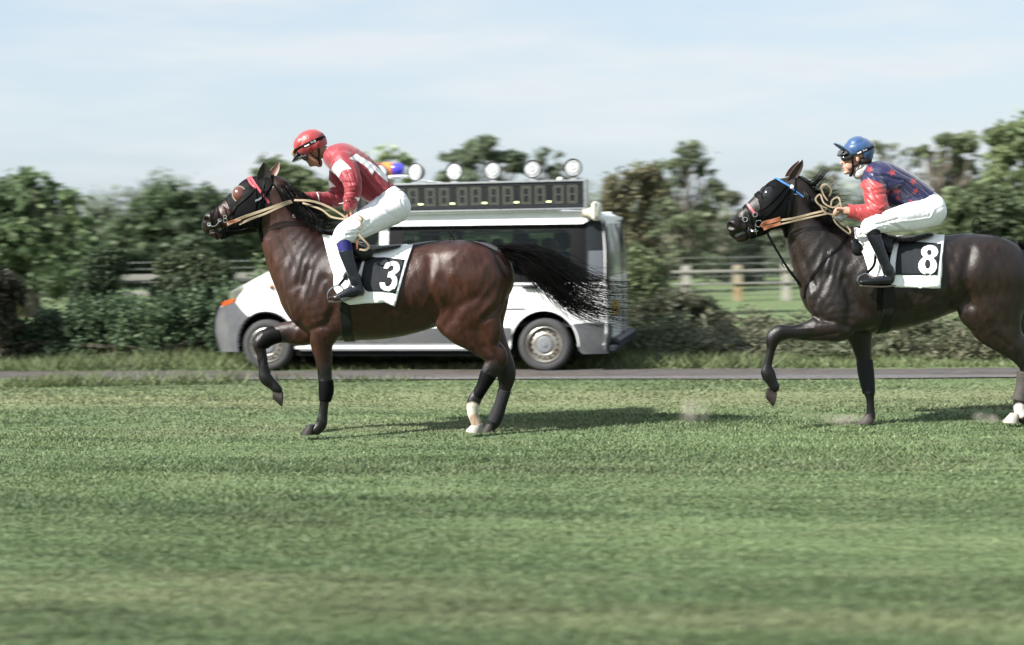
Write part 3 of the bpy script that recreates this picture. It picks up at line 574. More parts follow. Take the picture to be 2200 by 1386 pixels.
# roof, windscreen slope and bonnet as one skin across the width
def skin(name, prof, m, off=0, ta=0, tb=1, n=16, sub=4, parent=None, inset=0.0):
    P2 = resample(np.array(prof), (len(prof)-1)*sub+1); V = []; T = np.gradient(P2, axis=0); T /= np.linalg.norm(T, axis=1)[:, None]
    for (x, z), (tx, tz) in zip(P2, T):
        y0 = ys(x, min(z, 1.78))
        for j in range(n+1):
            t = ta+(tb-ta)*j/n; s_ = 2*t-1; b = .055*(1-abs(s_)**3.5)+off-.055*.0; y = y0+(WD-2*y0)*t
            V.append((x-tz*b, y, z+tx*b))
    m_ = len(P2); F = [(i*(n+1)+j, (i+1)*(n+1)+j, (i+1)*(n+1)+j+1, i*(n+1)+j+1) for i in range(m_-1) for j in range(n)]
    return mk(name, np.array(V), np.array(F)[:, ::-1], m, parent or van)
lowp = [(x, z-.06 if x > -.3 else z) for x, z in PROF]
skin('roof_and_bonnet', [(x+(.0 if z > .8 else .0), z-.065 if z > 1.0 else z-.02) for x, z in PROF], vwhite)
skin('windscreen', [(.44, 1.362), (.62, 1.492), (.84, 1.632), (1.06, 1.722)], mat('windscreen_glass', (.01, .012, .014), .05, spec=.8, coat=1), off=.006, ta=.06, tb=.94)
# rear face
rx = lambda y, z: 4.02+.07*(1-abs(2*y/WD-1)**2.6)-.06*max(0, (z-1.2)/.6)**1.6-.03*(z < .35)
def rear(name, outer, m, off=0, th=.02, parent=None, step=.08, holes=()):
    V, F = patch2d(outer, holes, step); P = np.array([(rx(y, z)+off, y, z) for y, z in V]); A, G = solid(P, [f[::-1] for f in F], np.tile([-1., 0, 0], (len(P), 1)), th); return mk(name, A, G, m, parent or van, True, flat_angle=30)
rw = [(.11, 1.07), (.90, 1.07), (.90, 1.60), (.80, 1.66), (.24, 1.66), (.16, 1.60)]; rw2 = [(WD-y, z) for y, z in rw][::-1]
rear('rear_doors', [(.03, .30), (WD-.03, .30), (WD-.03, 1.2), (WD-.10, 1.66), (WD-.16, 1.74), (.16, 1.74), (.10, 1.66), (.03, 1.2)], vwhite, holes=[rw, rw2])
for k, w in enumerate((rw, rw2)): rear('rear_window', [(.93+(y-.93)*1.0, z) for y, z in w], mat('sky_tinted_rear_glass', (.12, .15, .165), .12, spec=.8, coat=.5, noise=.15, nscale=3), .004, .006)  # sky reflection put into an opaque pale base colour
rear('bumper_end', [(.0, .25), (.16, .25), (.16, .50), (.0, .55)], vgrey, .022, .02)
m = MB(); m.box(4.075, 4.10, WD/2-.006, WD/2+.006, .36, 1.70); m.build('door_seam', vblack, van)
o = rear('plate_panel', [(.18, .62), (.62, .62), (.62, .78), (.18, .78)], mat('number_plate_yellow', (.52, .38, .08), .5), .012, .01)
rear('high_brake_lamp', [(.88, 1.68), (1.02, 1.68), (1.02, 1.70), (.88, 1.70)], mat('red_lens', (.30, .01, .02), .2, coat=.5), .012, .01)
for sg in (0, 1):
    f = (lambda L_: L_) if not sg else (lambda L_: [(WD-y, z) for y, z in L_][::-1])
    rear('tail_lamp', f([(.03, .92), (.095, .92), (.13, 1.50), (.075, 1.50)]), mat('tail_lamp_red', (.05, .006, .010), .3, coat=.5), .012, .02)
# rear corner pillar covers
side('corner_pillar', [(3.80, 1.02), (3.92, 1.02), (4.00, 1.05), (3.995, 1.40), (3.98, 1.64), (3.94, 1.735), (3.80, 1.74)], [], vdark, .012, .02)
rear('rear_pillar', [(.0, 1.0), (.085, 1.0), (.15, 1.64), (.12, 1.70), (.06, 1.66)], vdark, .006, .01)
side('pillar_sheen_panel', [(3.82, 1.03), (3.99, 1.05), (3.99, 1.36), (3.83, 1.36)], [], mat('pillar_sheen_grey', (.14, .15, .17), .35, metal=.2), .020, .01)  # silvery reflection on the lower pillar, added as a paler panel
# lower trims, arches, bumpers
side('side_moulding', [(.40, .33), (2.86, .33), (2.93, .40), (2.93, .50), (.40, .50)], [], vgrey, .022, .02)
side('sill_strip', [(.36, .262), (2.92, .262), (2.92, .296), (.36, .296)], [], mat('sill_white', (.72, .72, .72), .4), .016, .02)
side('sill_skirt', [(.36, .18), (2.94, .18), (2.94, .25), (.36, .25)], [], vblack, -.03, .02)
side('front_bumper', [(-.60, .20)]+arc(0, .305, .40, PI+.22, PI-.99, 12)+[(-.30, .70), (-.42, .82), (-.50, .80), (-.60, .72), (-.655, .58), (-.665, .42)], [], vgrey, .018, .03)
side('rear_bumper_corner', [(4.03, .20), (4.035, .50), (4.03, .545), (3.78, .555), (3.72, .545)]+arc(3.31, .305, .40, .62, -.15, 8)+[(3.75, .20)], [], vgrey, .020, .03)
m = MB(); 
for i in range(1): m.box(4.02, 4.15, .10, WD-.06, .27, .37, .03); m.box(4.02, 4.14, .03, WD-.03, .22, .30, .02)
m.build('rear_bumper', vdark, van)
skin('front_bumper_centre', [(xm(-.62), .22), (xm(-.672), .42), (xm(-.665), .60), (xm(-.62), .72), (xm(-.57), .78)], vgrey, off=.02, ta=.06, tb=.94)
side('headlamp', [(-.50, .80), (-.38, .86), (-.275, .985), (-.28, 1.01), (-.36, .975), (-.45, .915), (-.525, .84)], [], clearg, .016, .03)
side('headlamp_bowl', [(-.49, .81), (-.385, .865), (-.285, .985), (-.29, 1.0), (-.37, .965), (-.45, .905), (-.515, .84)], [], mat('lamp_chrome', (.40, .44, .46), .4, metal=.2), .008, .01)
side('front_indicator', [(-.555, .745), (-.44, .80), (-.40, .85), (-.45, .85), (-.56, .80)], [], mat('amber_lens', (.34, .07, .015), .2, coat=.5), .022, .03)
for sg in (0, 1):
    x, z = VP(584, 616); y = ys(x, z); m = MB(); m.lathe((x, y if not sg else WD-y, z), (0, -1 if not sg else 1, 0), [(0, .03), (.012, .028), (.022, .016), (.024, .001)], 16); m.build('side_repeater', mat('orange_lens' if not sg else 'orange_lens_far', (.40, .14, .03), .25), van)
for cx in (0, 3.31):       # wheel housings and arch lips
    P = arc(cx, .305, .392, PI+.1, -.1, 22)
    for sg in (0, 1):
        m = MB(); y0 = [ys(x, z) for x, z in P]; V = []
        for (x, z), yy in zip(P, y0): V += [(x, (yy+.005) if not sg else WD-yy-.005, z), (x, .42 if not sg else WD-.42, z)]
        m.add(V, [(2*i, 2*i+1, 2*i+3, 2*i+2) for i in range(len(P)-1)]); 
        V = [(cx, .42 if not sg else WD-.42, .305)]+[(x, .42 if not sg else WD-.42, z) for x, z in P]; m.add(V, [(0, i, i+1) for i in range(1, len(P))]); m.build('wheel_housing', vblack, van)
    side('arch_lip', arc(cx, .305, .385, PI+.02, -.02, 22)+arc(cx, .305, .402, -.02, PI+.02, 22), [], vwhite if cx else vdark, .008, .03)
m = MB(); m.box(-.34, 3.95, .20, WD-.20, .17, .30); m.box(.45, 2.88, .06, WD-.06, .29, .40); m.box(3.75, 3.98, .06, WD-.06, .29, .40); m.build('floor_pan', vblack, van)
def wheel(cx, sg):
    y = .03 if not sg else WD-.03; d = (0, -1, 0) if not sg else (0, 1, 0); n = 48; w = root_local('wheel', van)
    m = MB(); m.lathe((cx, y, .305), d, [(-.19, .20), (-.195, .27), (-.18, .296), (-.15, .305), (-.10, .307), (-.05, .305), (-.02, .297), (-.002, .275), (.002, .245), (-.006, .215), (-.02, .205)], n); m.build('tyre', tyre_m, w, ang=60)
    m = MB(); m.lathe((cx, y, .305), d, [(-.02, .207), (.0, .205), (.004, .198), (-.012, .192), (-.035, .185), (-.05, .172), (-.030, .160), (-.012, .140), (-.006, .118), (-.02, .098), (-.03, .09), (-.03, .0)], n)
    rim = m.build('rim', rim_m, w, ang=50); m = MB()
    for k in range(16):
        q = 2*PI*k/16; c = Vector((cx+.152*math.cos(q), y, .305+.152*math.sin(q))); m.lathe(c-Vector(d)*.018, d, [(0, .012), (.006, .012), (.0065, .001)], 10)
    m.build('rim_holes', vblack, rim); rim.children[0]['kind'] = 'stuff'; rim.children[0]['label'] = 'ring of dark vent holes'
    m = MB(); m.lathe((cx, y, .305), d, [(-.03, .10), (-.008, .098), (.004, .085), (.008, .05), (.008, .03), (.016, .026), (.018, .001)], 32); cp = m.build('hub_cap', cap_m, w)
    m = MB(); V = [(cx+a, y-.0185 if not sg else y+.0185, .305+b) for a, b in ((-.012, -.016), (-.012, .012), (0, .022), (.012, .012), (.012, -.016), (0, -.008))]; m.add(V, [tuple(range(6)) if sg else tuple(range(6))[::-1]]); m.build('cap_badge', alum, cp)
def root_local(name, parent):
    o = bpy.data.objects.new(name, None); S.collection.objects.link(o); o.parent = parent; BASE[o.name] = BASE[parent.name]; return o
for cx in (0, 3.31):
    for sg in (0, 1): wheel(cx, sg)
# windows
side('side_window', [(1.585, 1.055), (3.815, 1.045), (3.815, 1.67), (1.585, 1.685)], [], winm, -.004, .004, .12)
side('front_side_window', [(.73, 1.09), (1.41, 1.08), (1.41, 1.67), (1.15, 1.67), (.86, 1.51)], [], winm, -.004, .004, .12)
side('window_surround', [(1.50, 1.02), (3.83, 1.01), (3.83, 1.70), (1.50, 1.71)], [[(1.68, 1.10), (3.55, 1.09), (3.62, 1.16), (3.62, 1.54), (3.55, 1.60), (1.68, 1.61)]], vblack, .006, .02)
side('window_sill_trim', [(1.5, .995), (3.8, .985), (3.8, 1.005), (1.5, 1.015)], [], mat('trim_white', (.70, .70, .70), .4), .012, .02)
m = MB(); m.box(2.30, 2.36, .08, .12, 1.08, 1.66); m.build('window_pillar', vint, van); m = MB(); m.box(2.64, 2.72, WD-.14, WD-.09, 1.08, 1.66, .01); m.build('window_pillar', vint, van)
m = MB(); m.box(1.7, 3.6, .09, .115, 1.565, 1.585); m.build('window_rail', mat('green_grey_rail', (.12, .15, .14), .4), van)
m = MB(); p = VP(1126, 618); q = VP(1150, 606); m.box(p[0]-.02, q[0]+.04, ys(2.9, 1)-.035, ys(2.9, 1)-.01, p[1]-.012, p[1]+.02, .008); m.build('door_handle', vdark, van)
m = MB(); m.box(1.95, 1.956, -.003, .01, .50, 1.0); m.box(1.44, 1.446, .0, .02, .32, 1.1); m.box(2.05, 3.1, -.014, -.004, .715, .722); m.build('door_gaps', mat('gap', (.10, .10, .10), .7), van)
# interior
def seat(x, y):
    m = MB(); m.box(x-.25, x+.22, y-.22, y+.22, .62, .78, .04); m.box(x+.14, x+.27, y-.22, y+.22, .72, 1.30, .04); m.box(x+.15, x+.25, y-.12, y+.12, 1.32, 1.50, .03); m.build('seat', vint, van)
for x in (1.2, 2.3, 2.92, 3.5):
    for y in (.42, 1.40): seat(x, y)
m = MB(); m.box(.45, 3.95, .10, WD-.10, .50, .56); m.box(.45, 3.9, .13, WD-.13, 1.72, 1.74); m.build('interior_lining', vint, van)
# cant rail panel over the windows
side('roof_side_panel', [(1.30, 1.672), (3.76, 1.66), (3.84, 1.70), (3.86, 1.80), (1.30, 1.815)], [], vwhite, .055, .05, .10)
# timing board
bx0, bx1, bz0, bz1, by0, by1 = VP(766, 430)[0], VP(1256, 430)[0], 1.845, 2.135, -.03, .22
brd = root_local('timing_board', van)
m = MB(); m.box(bx0, bx1, by0+.02, by1, bz0, bz1, .008); m.build('case', mat('board_black', (.006, .007, .008), .5, spec=.2), brd)
m = MB(); fr = .016; m.box(bx0-.02, bx1+.02, by0-.02, by1+.02, bz1, bz1+.022, .004); m.box(bx0-.02, bx1+.02, by0-.01, by1, bz0-.02, bz0-.001, .004); m.box(bx1, bx1+.018, by0-.015, by1, bz0, bz1); m.box(bx0-.018, bx0, by0-.015, by1, bz0, bz1); m.box(bx0+.3, bx1-.3, .02, .18, 1.80, 1.83); m.build('frame', alum, brd)
m = MB(); m.box(bx0, bx1, by0-.004, by0+.018, bz0+.004, bz0+.040, .004); m.box(bx0, bx1, by0-.004, by0+.018, bz1-.034, bz1-.004, .004); m.box(bx1-.03, bx1, by0-.004, by0+.018, bz0+.04, bz1-.034); m.build('inner_frame', mat('dark_frame', (.02, .022, .026), .35, spec=.3), brd)
m = MB(); m.box(bx0+.01, bx1-.031, by0+.006, by0+.019, bz0+.041, bz1-.035); m.build('display_face', mat('display_glass', (.008, .010, .011), .2, spec=.6), brd)
led = mat('unlit_segments', (.15, .155, .12), .6); lit = mat('lit_dash', (.7, .85, .3), .5, emit=((.85, 1, .45), 1.0))
zc = (bz0+bz1)/2+.005; y = by0+.005
for u in (789, 819, 858, 887, 924.5, 954, 993, 1022, 1061, 1091, 1130, 1160, 1200, 1229.6):
    x = VP(u, 428, by0)[0]; m = MB(); w, h = .105, .195
    for r in range(13):
        z = zc-h/2+h*r/12; full = r in (0, 1, 6, 11, 12)
        cols = np.linspace(-w/2, w/2, 7)
        for c, cxx in enumerate(cols):
            if full or c in (0, 1, 5, 6): m.box(x+cxx-.0058, x+cxx+.0058, y-.004, y, z-.0035, z+.0035)
    m.build('digit', led, brd, smooth=False)
for u in (836, 904, 972, 1040.6, 1109.6, 1179):
    x = VP(u, 437, by0)[0]; m = MB(); m.box(x-.022, x+.022, y-.006, y, zc-.088, zc-.070); m.build('lit_dot', lit, brd, smooth=False)
# roof lamps
lampglass = mat('lamp_glass', (.34, .35, .36), .35, spec=.5, noise=.4, nscale=22); refl = mat('lamp_reflector', (.78, .79, .80), .5, metal=.0, noise=.2, nscale=30)
for i, (u, v, tilt) in enumerate(((816, 372, -.3), (893, 370, -.35), (976, 369, -.1), (1059, 367, 0), (1144, 364, .05), (1231, 361, .05))):
    x, z = VP(u, v, .05); L_ = root_local('spotlight', van); ax = Vector((tilt, -1, .06)).normalized(); c = Vector((x, .05, z)); r = .100
    m = MB(); m.lathe(c, ax, [(-.13, .012), (-.12, .05), (-.07, .082), (-.01, r*1.02), (.014, r*1.06), (.020, r*.98), (.010, r*.90)], 28); m.build('housing', mat('lamp_black', (.012, .012, .013), .4), L_)
    m = MB(); m.lathe(c, ax, [(-.020, .001), (-.016, .045), (-.008, .075), (.006, r*.93)], 28); m.lathe(c, ax, [(-.02, .022), (-.004, .020), (.0, .001)], 14); m.build('reflector', refl, L_)
    m = MB(); m.lathe(c, ax, [(.008, r*.95), (.013, r*.7), (.016, r*.35), (.017, .001)], 28); ln_ = m.build('lens', lampglass, L_); m = MB(); m.lathe(c+ax*.017, ax, [(-.006, r*.52), (.003, r*.50), (.004, r*.43), (.001, r*.40)], 24); m.lathe(c+ax*.017, ax, [(0, r*.16), (.005, r*.13), (.006, .001)], 14); m.build('lens_centre', refl, ln_)
    m = MB(); m.tube([(x, .06, bz1+.02), (x, .06, z-r*.9)], .012, 8); m.box(x-.035, x+.035, .02, .10, bz1+.022, bz1+.036); m.build('bracket', alum, L_)
bc = root_local('beacon_bar', van); x, z = VP(830, 364, .45)
for dx_, r, cm, nm in ((-.12, .075, (.55, .04, .06), 'red_dome'), (.02, .085, (.75, .22, .05), 'amber_dome'), (.13, .070, (.06, .05, .55), 'blue_dome')):
    m = MB(); m.lathe((x+dx_, .45, z), (1, 0, 0), [(-.075, .001), (-.074, r*.8), (-.05, r), (.05, r), (.074, r*.8), (.075, .001)], 24); m.build(nm, mat(nm, cm, .25, coat=.5), bc)
m = MB(); m.box(x-.2, x+.2, .40, .50, z-.11, z-.07, .01); m.tube([(x-.1, .45, 1.84), (x-.1, .45, z-.09)], .015, 8); m.tube([(x+.1, .45, 1.84), (x+.1, .45, z-.09)], .015, 8); m.build('base', alum, bc)
x0, z0 = VP(845, 381, .3); x1, z1 = VP(905, 386, .3); m = MB(); m.tube(resample([(x0-.5, .3, z0-.02), (x0, .3, z0+.01), (x0+.22, .3, z0), (x1, .3, z1-.01), (x1+.25, .3, z1-.05)], 20), .018, 8); m.build('roof_rail', alum, van)
x, z = VP(1203, 378, .05); m = MB(); m.lathe((x, .06, bz1+.022), (0, 0, 1), [(0, .034), (.02, .034), (.032, .02), (.034, .001)], 14); m.build('roof_knob', mat('knob_white', (.7, .7, .68), .5), van)
hr = root_local('loudspeaker_horn', van); x, z = VP(1276, 452, 0); cream = mat('cream_plastic', (.62, .60, .52), .4)
m = MB(); m.box(x-.01, x+.075, -.14, .12, z-.115, z+.095, .03); m.build('bell', cream, hr)
m = MB(); m.lathe((x-.12, -.01, z-.03), (1, 0, 0), [(0, .001), (.002, .05), (.06, .055), (.10, .07), (.125, .09)], 20); m.build('driver_unit', mat('cream_dark', (.45, .43, .34), .5), hr)
# door mirror
m = MB(); x = .78; m.box(x-.06, x+.06, -.20, -.02, 1.16, 1.40, .03); m.tube([(x+.02, -.06, 1.18), (x+.06, .03, 1.12)], .02, 8); m.build('door_mirror', vdark, van)
side('mud_flap', [(.40, .10), (.44, .10), (.44, .28), (.40, .28)], [], vblack, -.06, .02)
# passengers
def passenger(x, y, lab, shirt, seed):
    p = va+ve*x+vn*y; t = root('person', (p[0], p[1], .78), lab, 'person'); R_ = lambda a: [(p+ve*r[0]+vn*r[1])[0] if k == 0 else 0 for k, r in enumerate(a)]
    def c(rows): return [[*(p+ve*r[0]+vn*r[1])[:2], r[2], r[3], r[4]] for r in rows]
    s = SDF((p[0]-.7, p[1]-.45, .55), (p[0]+.45, p[1]+.45, 1.75), .013)
    s.chain(c([(.05, 0, .86, .13, .17), (.07, 0, 1.05, .12, .17), (.05, 0, 1.24, .10, .19)]), .03); s.chain(c([(.05, 0, 1.28, .055, .055), (.03, 0, 1.38, .055, .055)]), .02); s.chain(c([(.02, 0, 1.46, .095, .078), (.0, 0, 1.43, .085, .07)]), .02)
    q = (p+ve*-.095)[:2]; s.ell((q[0], q[1], 1.43), (.022, .018, .02), 0, .01)
    for sg in (-1, 1):
        s.chain(c([(.05, sg*.19, 1.22, .05, .05), (.02, sg*.24, 1.02, .043, .043), (-.22, sg*.18, .96, .034, .034), (-.30, sg*.12, .97, .035, .03)]), .02)
        s.chain(c([(.0, sg*.10, .84, .085, .085), (-.40, sg*.13, .86, .065, .065), (-.43, sg*.13, .62, .05, .05)]), .02)
    V, Q = s.mesh(2); C = np.tile((.30, .17, .12), (len(V), 1)); mk('body', V, Q, mat('passenger_skin', attr=True, rough=.6), t, True, C)
    s = SDF((p[0]-.5, p[1]-.45, .75), (p[0]+.45, p[1]+.45, 1.45), .013); s.chain(c([(.05, 0, .86, .14, .18), (.07, 0, 1.05, .13, .18), (.05, 0, 1.24, .11, .20)]), .03)
    for sg in (-1, 1): s.chain(c([(.05, sg*.19, 1.22, .062, .062), (.02, sg*.24, 1.02, .055, .055), (-.17, sg*.19, .97, .046, .046)]), .02)
    V, Q = s.mesh(2); mk('jacket', V, Q, mat('jacket', shirt, .8), t)
    s = SDF((p[0]-.2, p[1]-.2, 1.35), (p[0]+.25, p[1]+.2, 1.65), .012); s.chain(c([(.04, 0, 1.50, .10, .085), (.06, 0, 1.44, .085, .08)]), .02); V, Q = s.mesh(2); mk('hair', V, Q, mat('hair', (.02, .015, .012), .7), t)
passenger(2.95, .42, 'dark-haired passenger in a dark jacket seated nearer the middle of the van', (.02, .022, .025), 1)
passenger(3.42, .42, 'passenger in a dark blue jacket seated at the back of the van', (.015, .03, .11), 2)
# ------------------------------------------------------------ horses
KP = 1/FPX
def ch(rows, Y, dx=0):     # px rows (u,v,r,w,yoff) -> metric chain rows
    out = []
    for row in rows:
        u, v, r = row[:3]; w = row[3] if len(row) > 3 and row[3] else r; yo = row[4] if len(row) > 4 else 0
        p = W(u+dx, v, Y+yo); k = (Y+yo)*KP; out.append([p[0], Y+yo, p[2], r*k, w*k])
    return out
def coat(name, dark=1.0):
    m = mat(name, attr=True, rough=.36, spec=.42, noise=.42, nscale=26, bump=.35, bscale=190, stretch=(1, 1, .35), sheen=.0)
    b = m.node_tree.nodes['Principled BSDF']; b.inputs['Coat Weight'].default_value = .0
    return m
def hoof(mb, p, ang, s=1.0, Y=12):   # hoof: a truncated cone block; ang = pitch of the sole in the side view, toe to the left
    c, sn_ = math.cos(ang), math.sin(ang); V = []; n = 12
    for zz, a, b, sx in ((0, .062, .056, -.012), (.012, .060, .054, -.010), (.045, .050, .047, .006), (.075, .040, .040, .020)):
        for k in range(n):
            q = 2*math.pi*k/n; x = sx+a*math.cos(q)*(1.12 if math.cos(q) < 0 else .85); y = b*math.sin(q); z = zz
            V.append((p[0]+(x*c-z*sn_)*s, p[1]+y*s, p[2]+(x*sn_+z*c)*s))
    F = [(i*n+k, i*n+(k+1) % n, (i+1)*n+(k+1) % n, (i+1)*n+k) for i in range(3) for k in range(n)]+[tuple(range(n))[::-1], tuple(3*n+k for k in range(n))]
    mb.add(V, F)
def strands(name, guides, n, Y, spread, r0, mtl, parent, wav=.01, m=16, seed=3, yspread=.05, taper=1.6, lmin=.6, locks=0):
    """guides: list of px polylines (u,v[,yoff]); strands interpolate between neighbouring guides"""
    r = np.random.default_rng(seed); G = []
    for g in guides:
        P = np.array([np.append(W(q[0], q[1], Y+(q[2] if len(q) > 2 else 0))[[0]], [Y+(q[2] if len(q) > 2 else 0), W(q[0], q[1], Y+(q[2] if len(q) > 2 else 0))[2]]) for q in g]); G.append(resample(P, m))
    G = np.array(G); i = r.integers(0, len(G)-1, n) if len(G) > 1 else np.zeros(n, int); w = r.uniform(0, 1, n)[:, None, None]
    P = G[i]*(1-w)+(G[np.minimum(i+1, len(G)-1)])*w
    t = np.linspace(0, 1, m); ln = r.uniform(lmin, 1.0, n)
    tt = (t[None]*ln[:, None])*(m-1); k = np.minimum(tt.astype(int), m-2); fr = (tt-k)[..., None]; ar = np.arange(n)[:, None]; P = P[ar, k]*(1-fr)+P[ar, k+1]*fr
    off = r.normal(size=(n, 1, 3))*spread*np.array([1, 0, 1])+r.normal(size=(n, 1, 3))*np.array([0, yspread, 0])
    if locks:
        li = r.integers(0, locks, n); lo_ = r.normal(size=(locks, 1, 3))*np.array([spread, yspread, spread]); off = lo_[li]+off*.28; i_l = np.sort(r.uniform(0, 1, locks))
    P = P+off*(.18+.82*t[None, :, None]**1.3)
    ph = r.uniform(0, 6.28, (n, 1)); fq = r.uniform(1, 3, (n, 1)); P[:, :, 2] += np.sin(t*fq*6.28+ph)*wav*t; P[:, :, 1] += np.cos(t*fq*6.28+ph*2)*wav*t
    T = np.gradient(P, axis=1); T /= np.linalg.norm(T, axis=2, keepdims=True)+1e-9; A = np.cross(T, [0, 1, .1]); A /= np.linalg.norm(A, axis=2, keepdims=True)+1e-9; B = np.cross(T, A)
    R_ = (r0*r.uniform(.6, 1.3, (n, 1))*(1-.93*t[None]**taper))[..., None]
    V = np.stack([P+(A*math.cos(q)+B*math.sin(q))*R_ for q in (0, 2.094, 4.189)], 2).reshape(-1, 3)
    b0 = (np.arange(n)[:, None]*m+np.arange(m-1)[None]).ravel()*3; F = []
    for a, b in ((0, 1), (1, 2), (2, 0)): F.append(np.stack([b0+a, b0+b, b0+b+3, b0+a+3], 1))
    return mk(name, V, np.vstack(F), mtl, parent)
hair_m = mat('horse_hair', (.0018, .0015, .0015), .42, spec=.16)
hoof_m = mat('hoof_horn', (.020, .016, .014), .6, spec=.25, noise=.3, nscale=30)
pale_hoof = mat('pale_hoof_horn', (.30, .28, .25), .6, noise=.2, nscale=30)
black_tack = mat('black_tack', (.002, .002, .0024), .42, spec=.16)
neo = mat('black_neoprene', (.0022, .0022, .0028), .6, spec=.09, noise=.2, nscale=30, bump=.2, bscale=90)
steel = mat('polished_steel', (.75, .76, .78), .18, metal=1)
webb = mat('beige_web', (.26, .205, .135), .75, noise=.15, nscale=40, bump=.4, bscale=300)
tanl = mat('tan_leather', (.20, .07, .03), .5, noise=.2, nscale=25)

def horse(X):
    Y = 12.0; dx = X['dx']; t = root('horse', X['base'], X['label'], 'horse', 'racehorses trotting past')
    g = SDF(X['lo'], X['hi'], .0105)
    C = lambda rows, k=.03, sub=False, inf=0: g.chain(ch(rows, Y), k, sub, inf=inf)
    for rows, k in X['chains']: C(rows, k)
    for (u, v, ru, rv, ry, ang, yo) in X['ells']:
        p = W(u, v, Y+yo); kk = (Y+yo)*KP; g.ell((p[0], Y+yo, p[2]), (ru*kk, ry*kk, rv*kk), ang, .035)
    for rows, k in X['cuts']: g.chain(ch(rows, Y), k, sub=True)
    V, Q = g.mesh(2); Nn = normals(V, Q); uv = toxz(V); near = np.clip(-Nn[:, 1]*1.6-.05, 0, 1)
    D = np.zeros(len(V))
    for pl, w, d in X['lines']:
        D += 1.5*d*np.exp(-(seglines(uv, pl)/w)**2)*near
    D += sn(V*np.array([1, 1, 1]), 7, 3)*.0022
    for (a_, fx, fz_, o_, am) in X['muscle']:   # small ridges of muscle and veins, each running its own way
        c_, sn2 = math.cos(a_), math.sin(a_); ss = (V[:, 0]*c_+V[:, 2]*sn2)*fx; ll = (-V[:, 0]*sn2+V[:, 2]*c_)*fz_
        q_ = np.stack([ss, V[:, 1]*6, ll], 1); D += am*(1-np.abs(sn(q_, 1, o_)))*np.clip(sn(q_*.35, 1, o_+3)+.4, 0, 1)*near
    # skin folds on neck and shoulder
    fz = np.exp(-(((uv[:, 0]-X['fold'][0])/58)**2+((uv[:, 1]-X['fold'][1])/62)**2)); a = X['fold'][2]
    s_ = (uv[:, 0]*math.cos(a)+uv[:, 1]*math.sin(a)); l_ = (-uv[:, 0]*math.sin(a)+uv[:, 1]*math.cos(a))
    D += (np.sin(s_/3.0+2.0*np.sin(l_/22.)+1.5*np.sin(uv[:, 0]/15.))*.0040)*fz*near*(.6+.4*np.sin(l_/15.))
    V = V+Nn*D[:, None]
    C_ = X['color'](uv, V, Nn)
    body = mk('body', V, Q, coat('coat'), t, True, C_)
    su = Surf(V, Q)
    mh = MB(); ph = MB()
    for (u, v, ang, yo, pale) in X['hooves']:
        p = W(u, v, Y+yo); p[1] = Y+yo; hoof(ph if pale else mh, p, ang)
    for mb, mm, nm in ((mh, hoof_m, 'hooves'), (ph, pale_hoof, 'pale_hoof')):
        pass
    for (u, v, ang, yo, pale) in X['hooves']:
        mb = MB(); p = W(u, v, Y+yo); p[1] = Y+yo; hoof(mb, p, ang); mb.build('hoof', pale_hoof if pale else hoof_m, t)
    # ears: curved leaf-shaped shells
    for (b0, b1, tip, yo, inner) in X['ears']:
        A = W(*b0, Y+yo); B = W(*b1, Y+yo); T = W(*tip, Y+yo*1.5); A[1] = B[1] = Y+yo; T[1] = Y+yo*1.5
        m = MB(); rows = 9; cols = 9; Vv = []
        for i in range(rows):
            s = i/(rows-1); c = ((A+B)/2)*(1-s)+T*s; wd = np.linalg.norm(B-A)/2*(1+.35*math.sin(s*2.2))*(1-s**2.4)*1.0+.001; ax = (B-A)/np.linalg.norm(B-A)
            for j in range(cols*2-2):
                q = (j/(cols*2-2))*2*math.pi; f = math.cos(q); cup = .55*wd*(1-f*f)
                Vv.append(tuple(c+ax*wd*f+np.array([0, -1, 0])*(math.sin(q)*.22*wd+cup*(-.8))+0))
        n = cols*2-2; F = [(i*n+k, i*n+(k+1) % n, (i+1)*n+(k+1) % n, (i+1)*n+k) for i in range(rows-1) for k in range(n)]+[tuple(range(n))[::-1], tuple((rows-1)*n+k for k in range(n))]
        m.add(Vv, F); m.build('ear', mat('ear_coat', inner, .5, noise=.3, nscale=40), t)
    for nm, gd, n, sp, r0, kw in X['hair']:
        strands(nm, gd, n, Y, sp, r0, hair_m, t, **kw)
    # leg boots: sleeves over the limb
    for rows, lab, mm in X['boots']:
        a = np.array(ch(rows, Y)); s2 = SDF(a[:, :3].min(0)-.09, a[:, :3].max(0)+.09, .006); s2.chain(a, 0, inf=.0035)
        p0, p1 = a[0, :3], a[-1, :3]; s2.clip(p0, p0-a[1, :3]); s2.clip(p1, p1-a[-2, :3]); v2, q2 = s2.mesh(2)
        o = mk('leg_boot', v2, q2, mm, t); 
        if lab: o['label'] = lab
    return t, su, (V, Q)

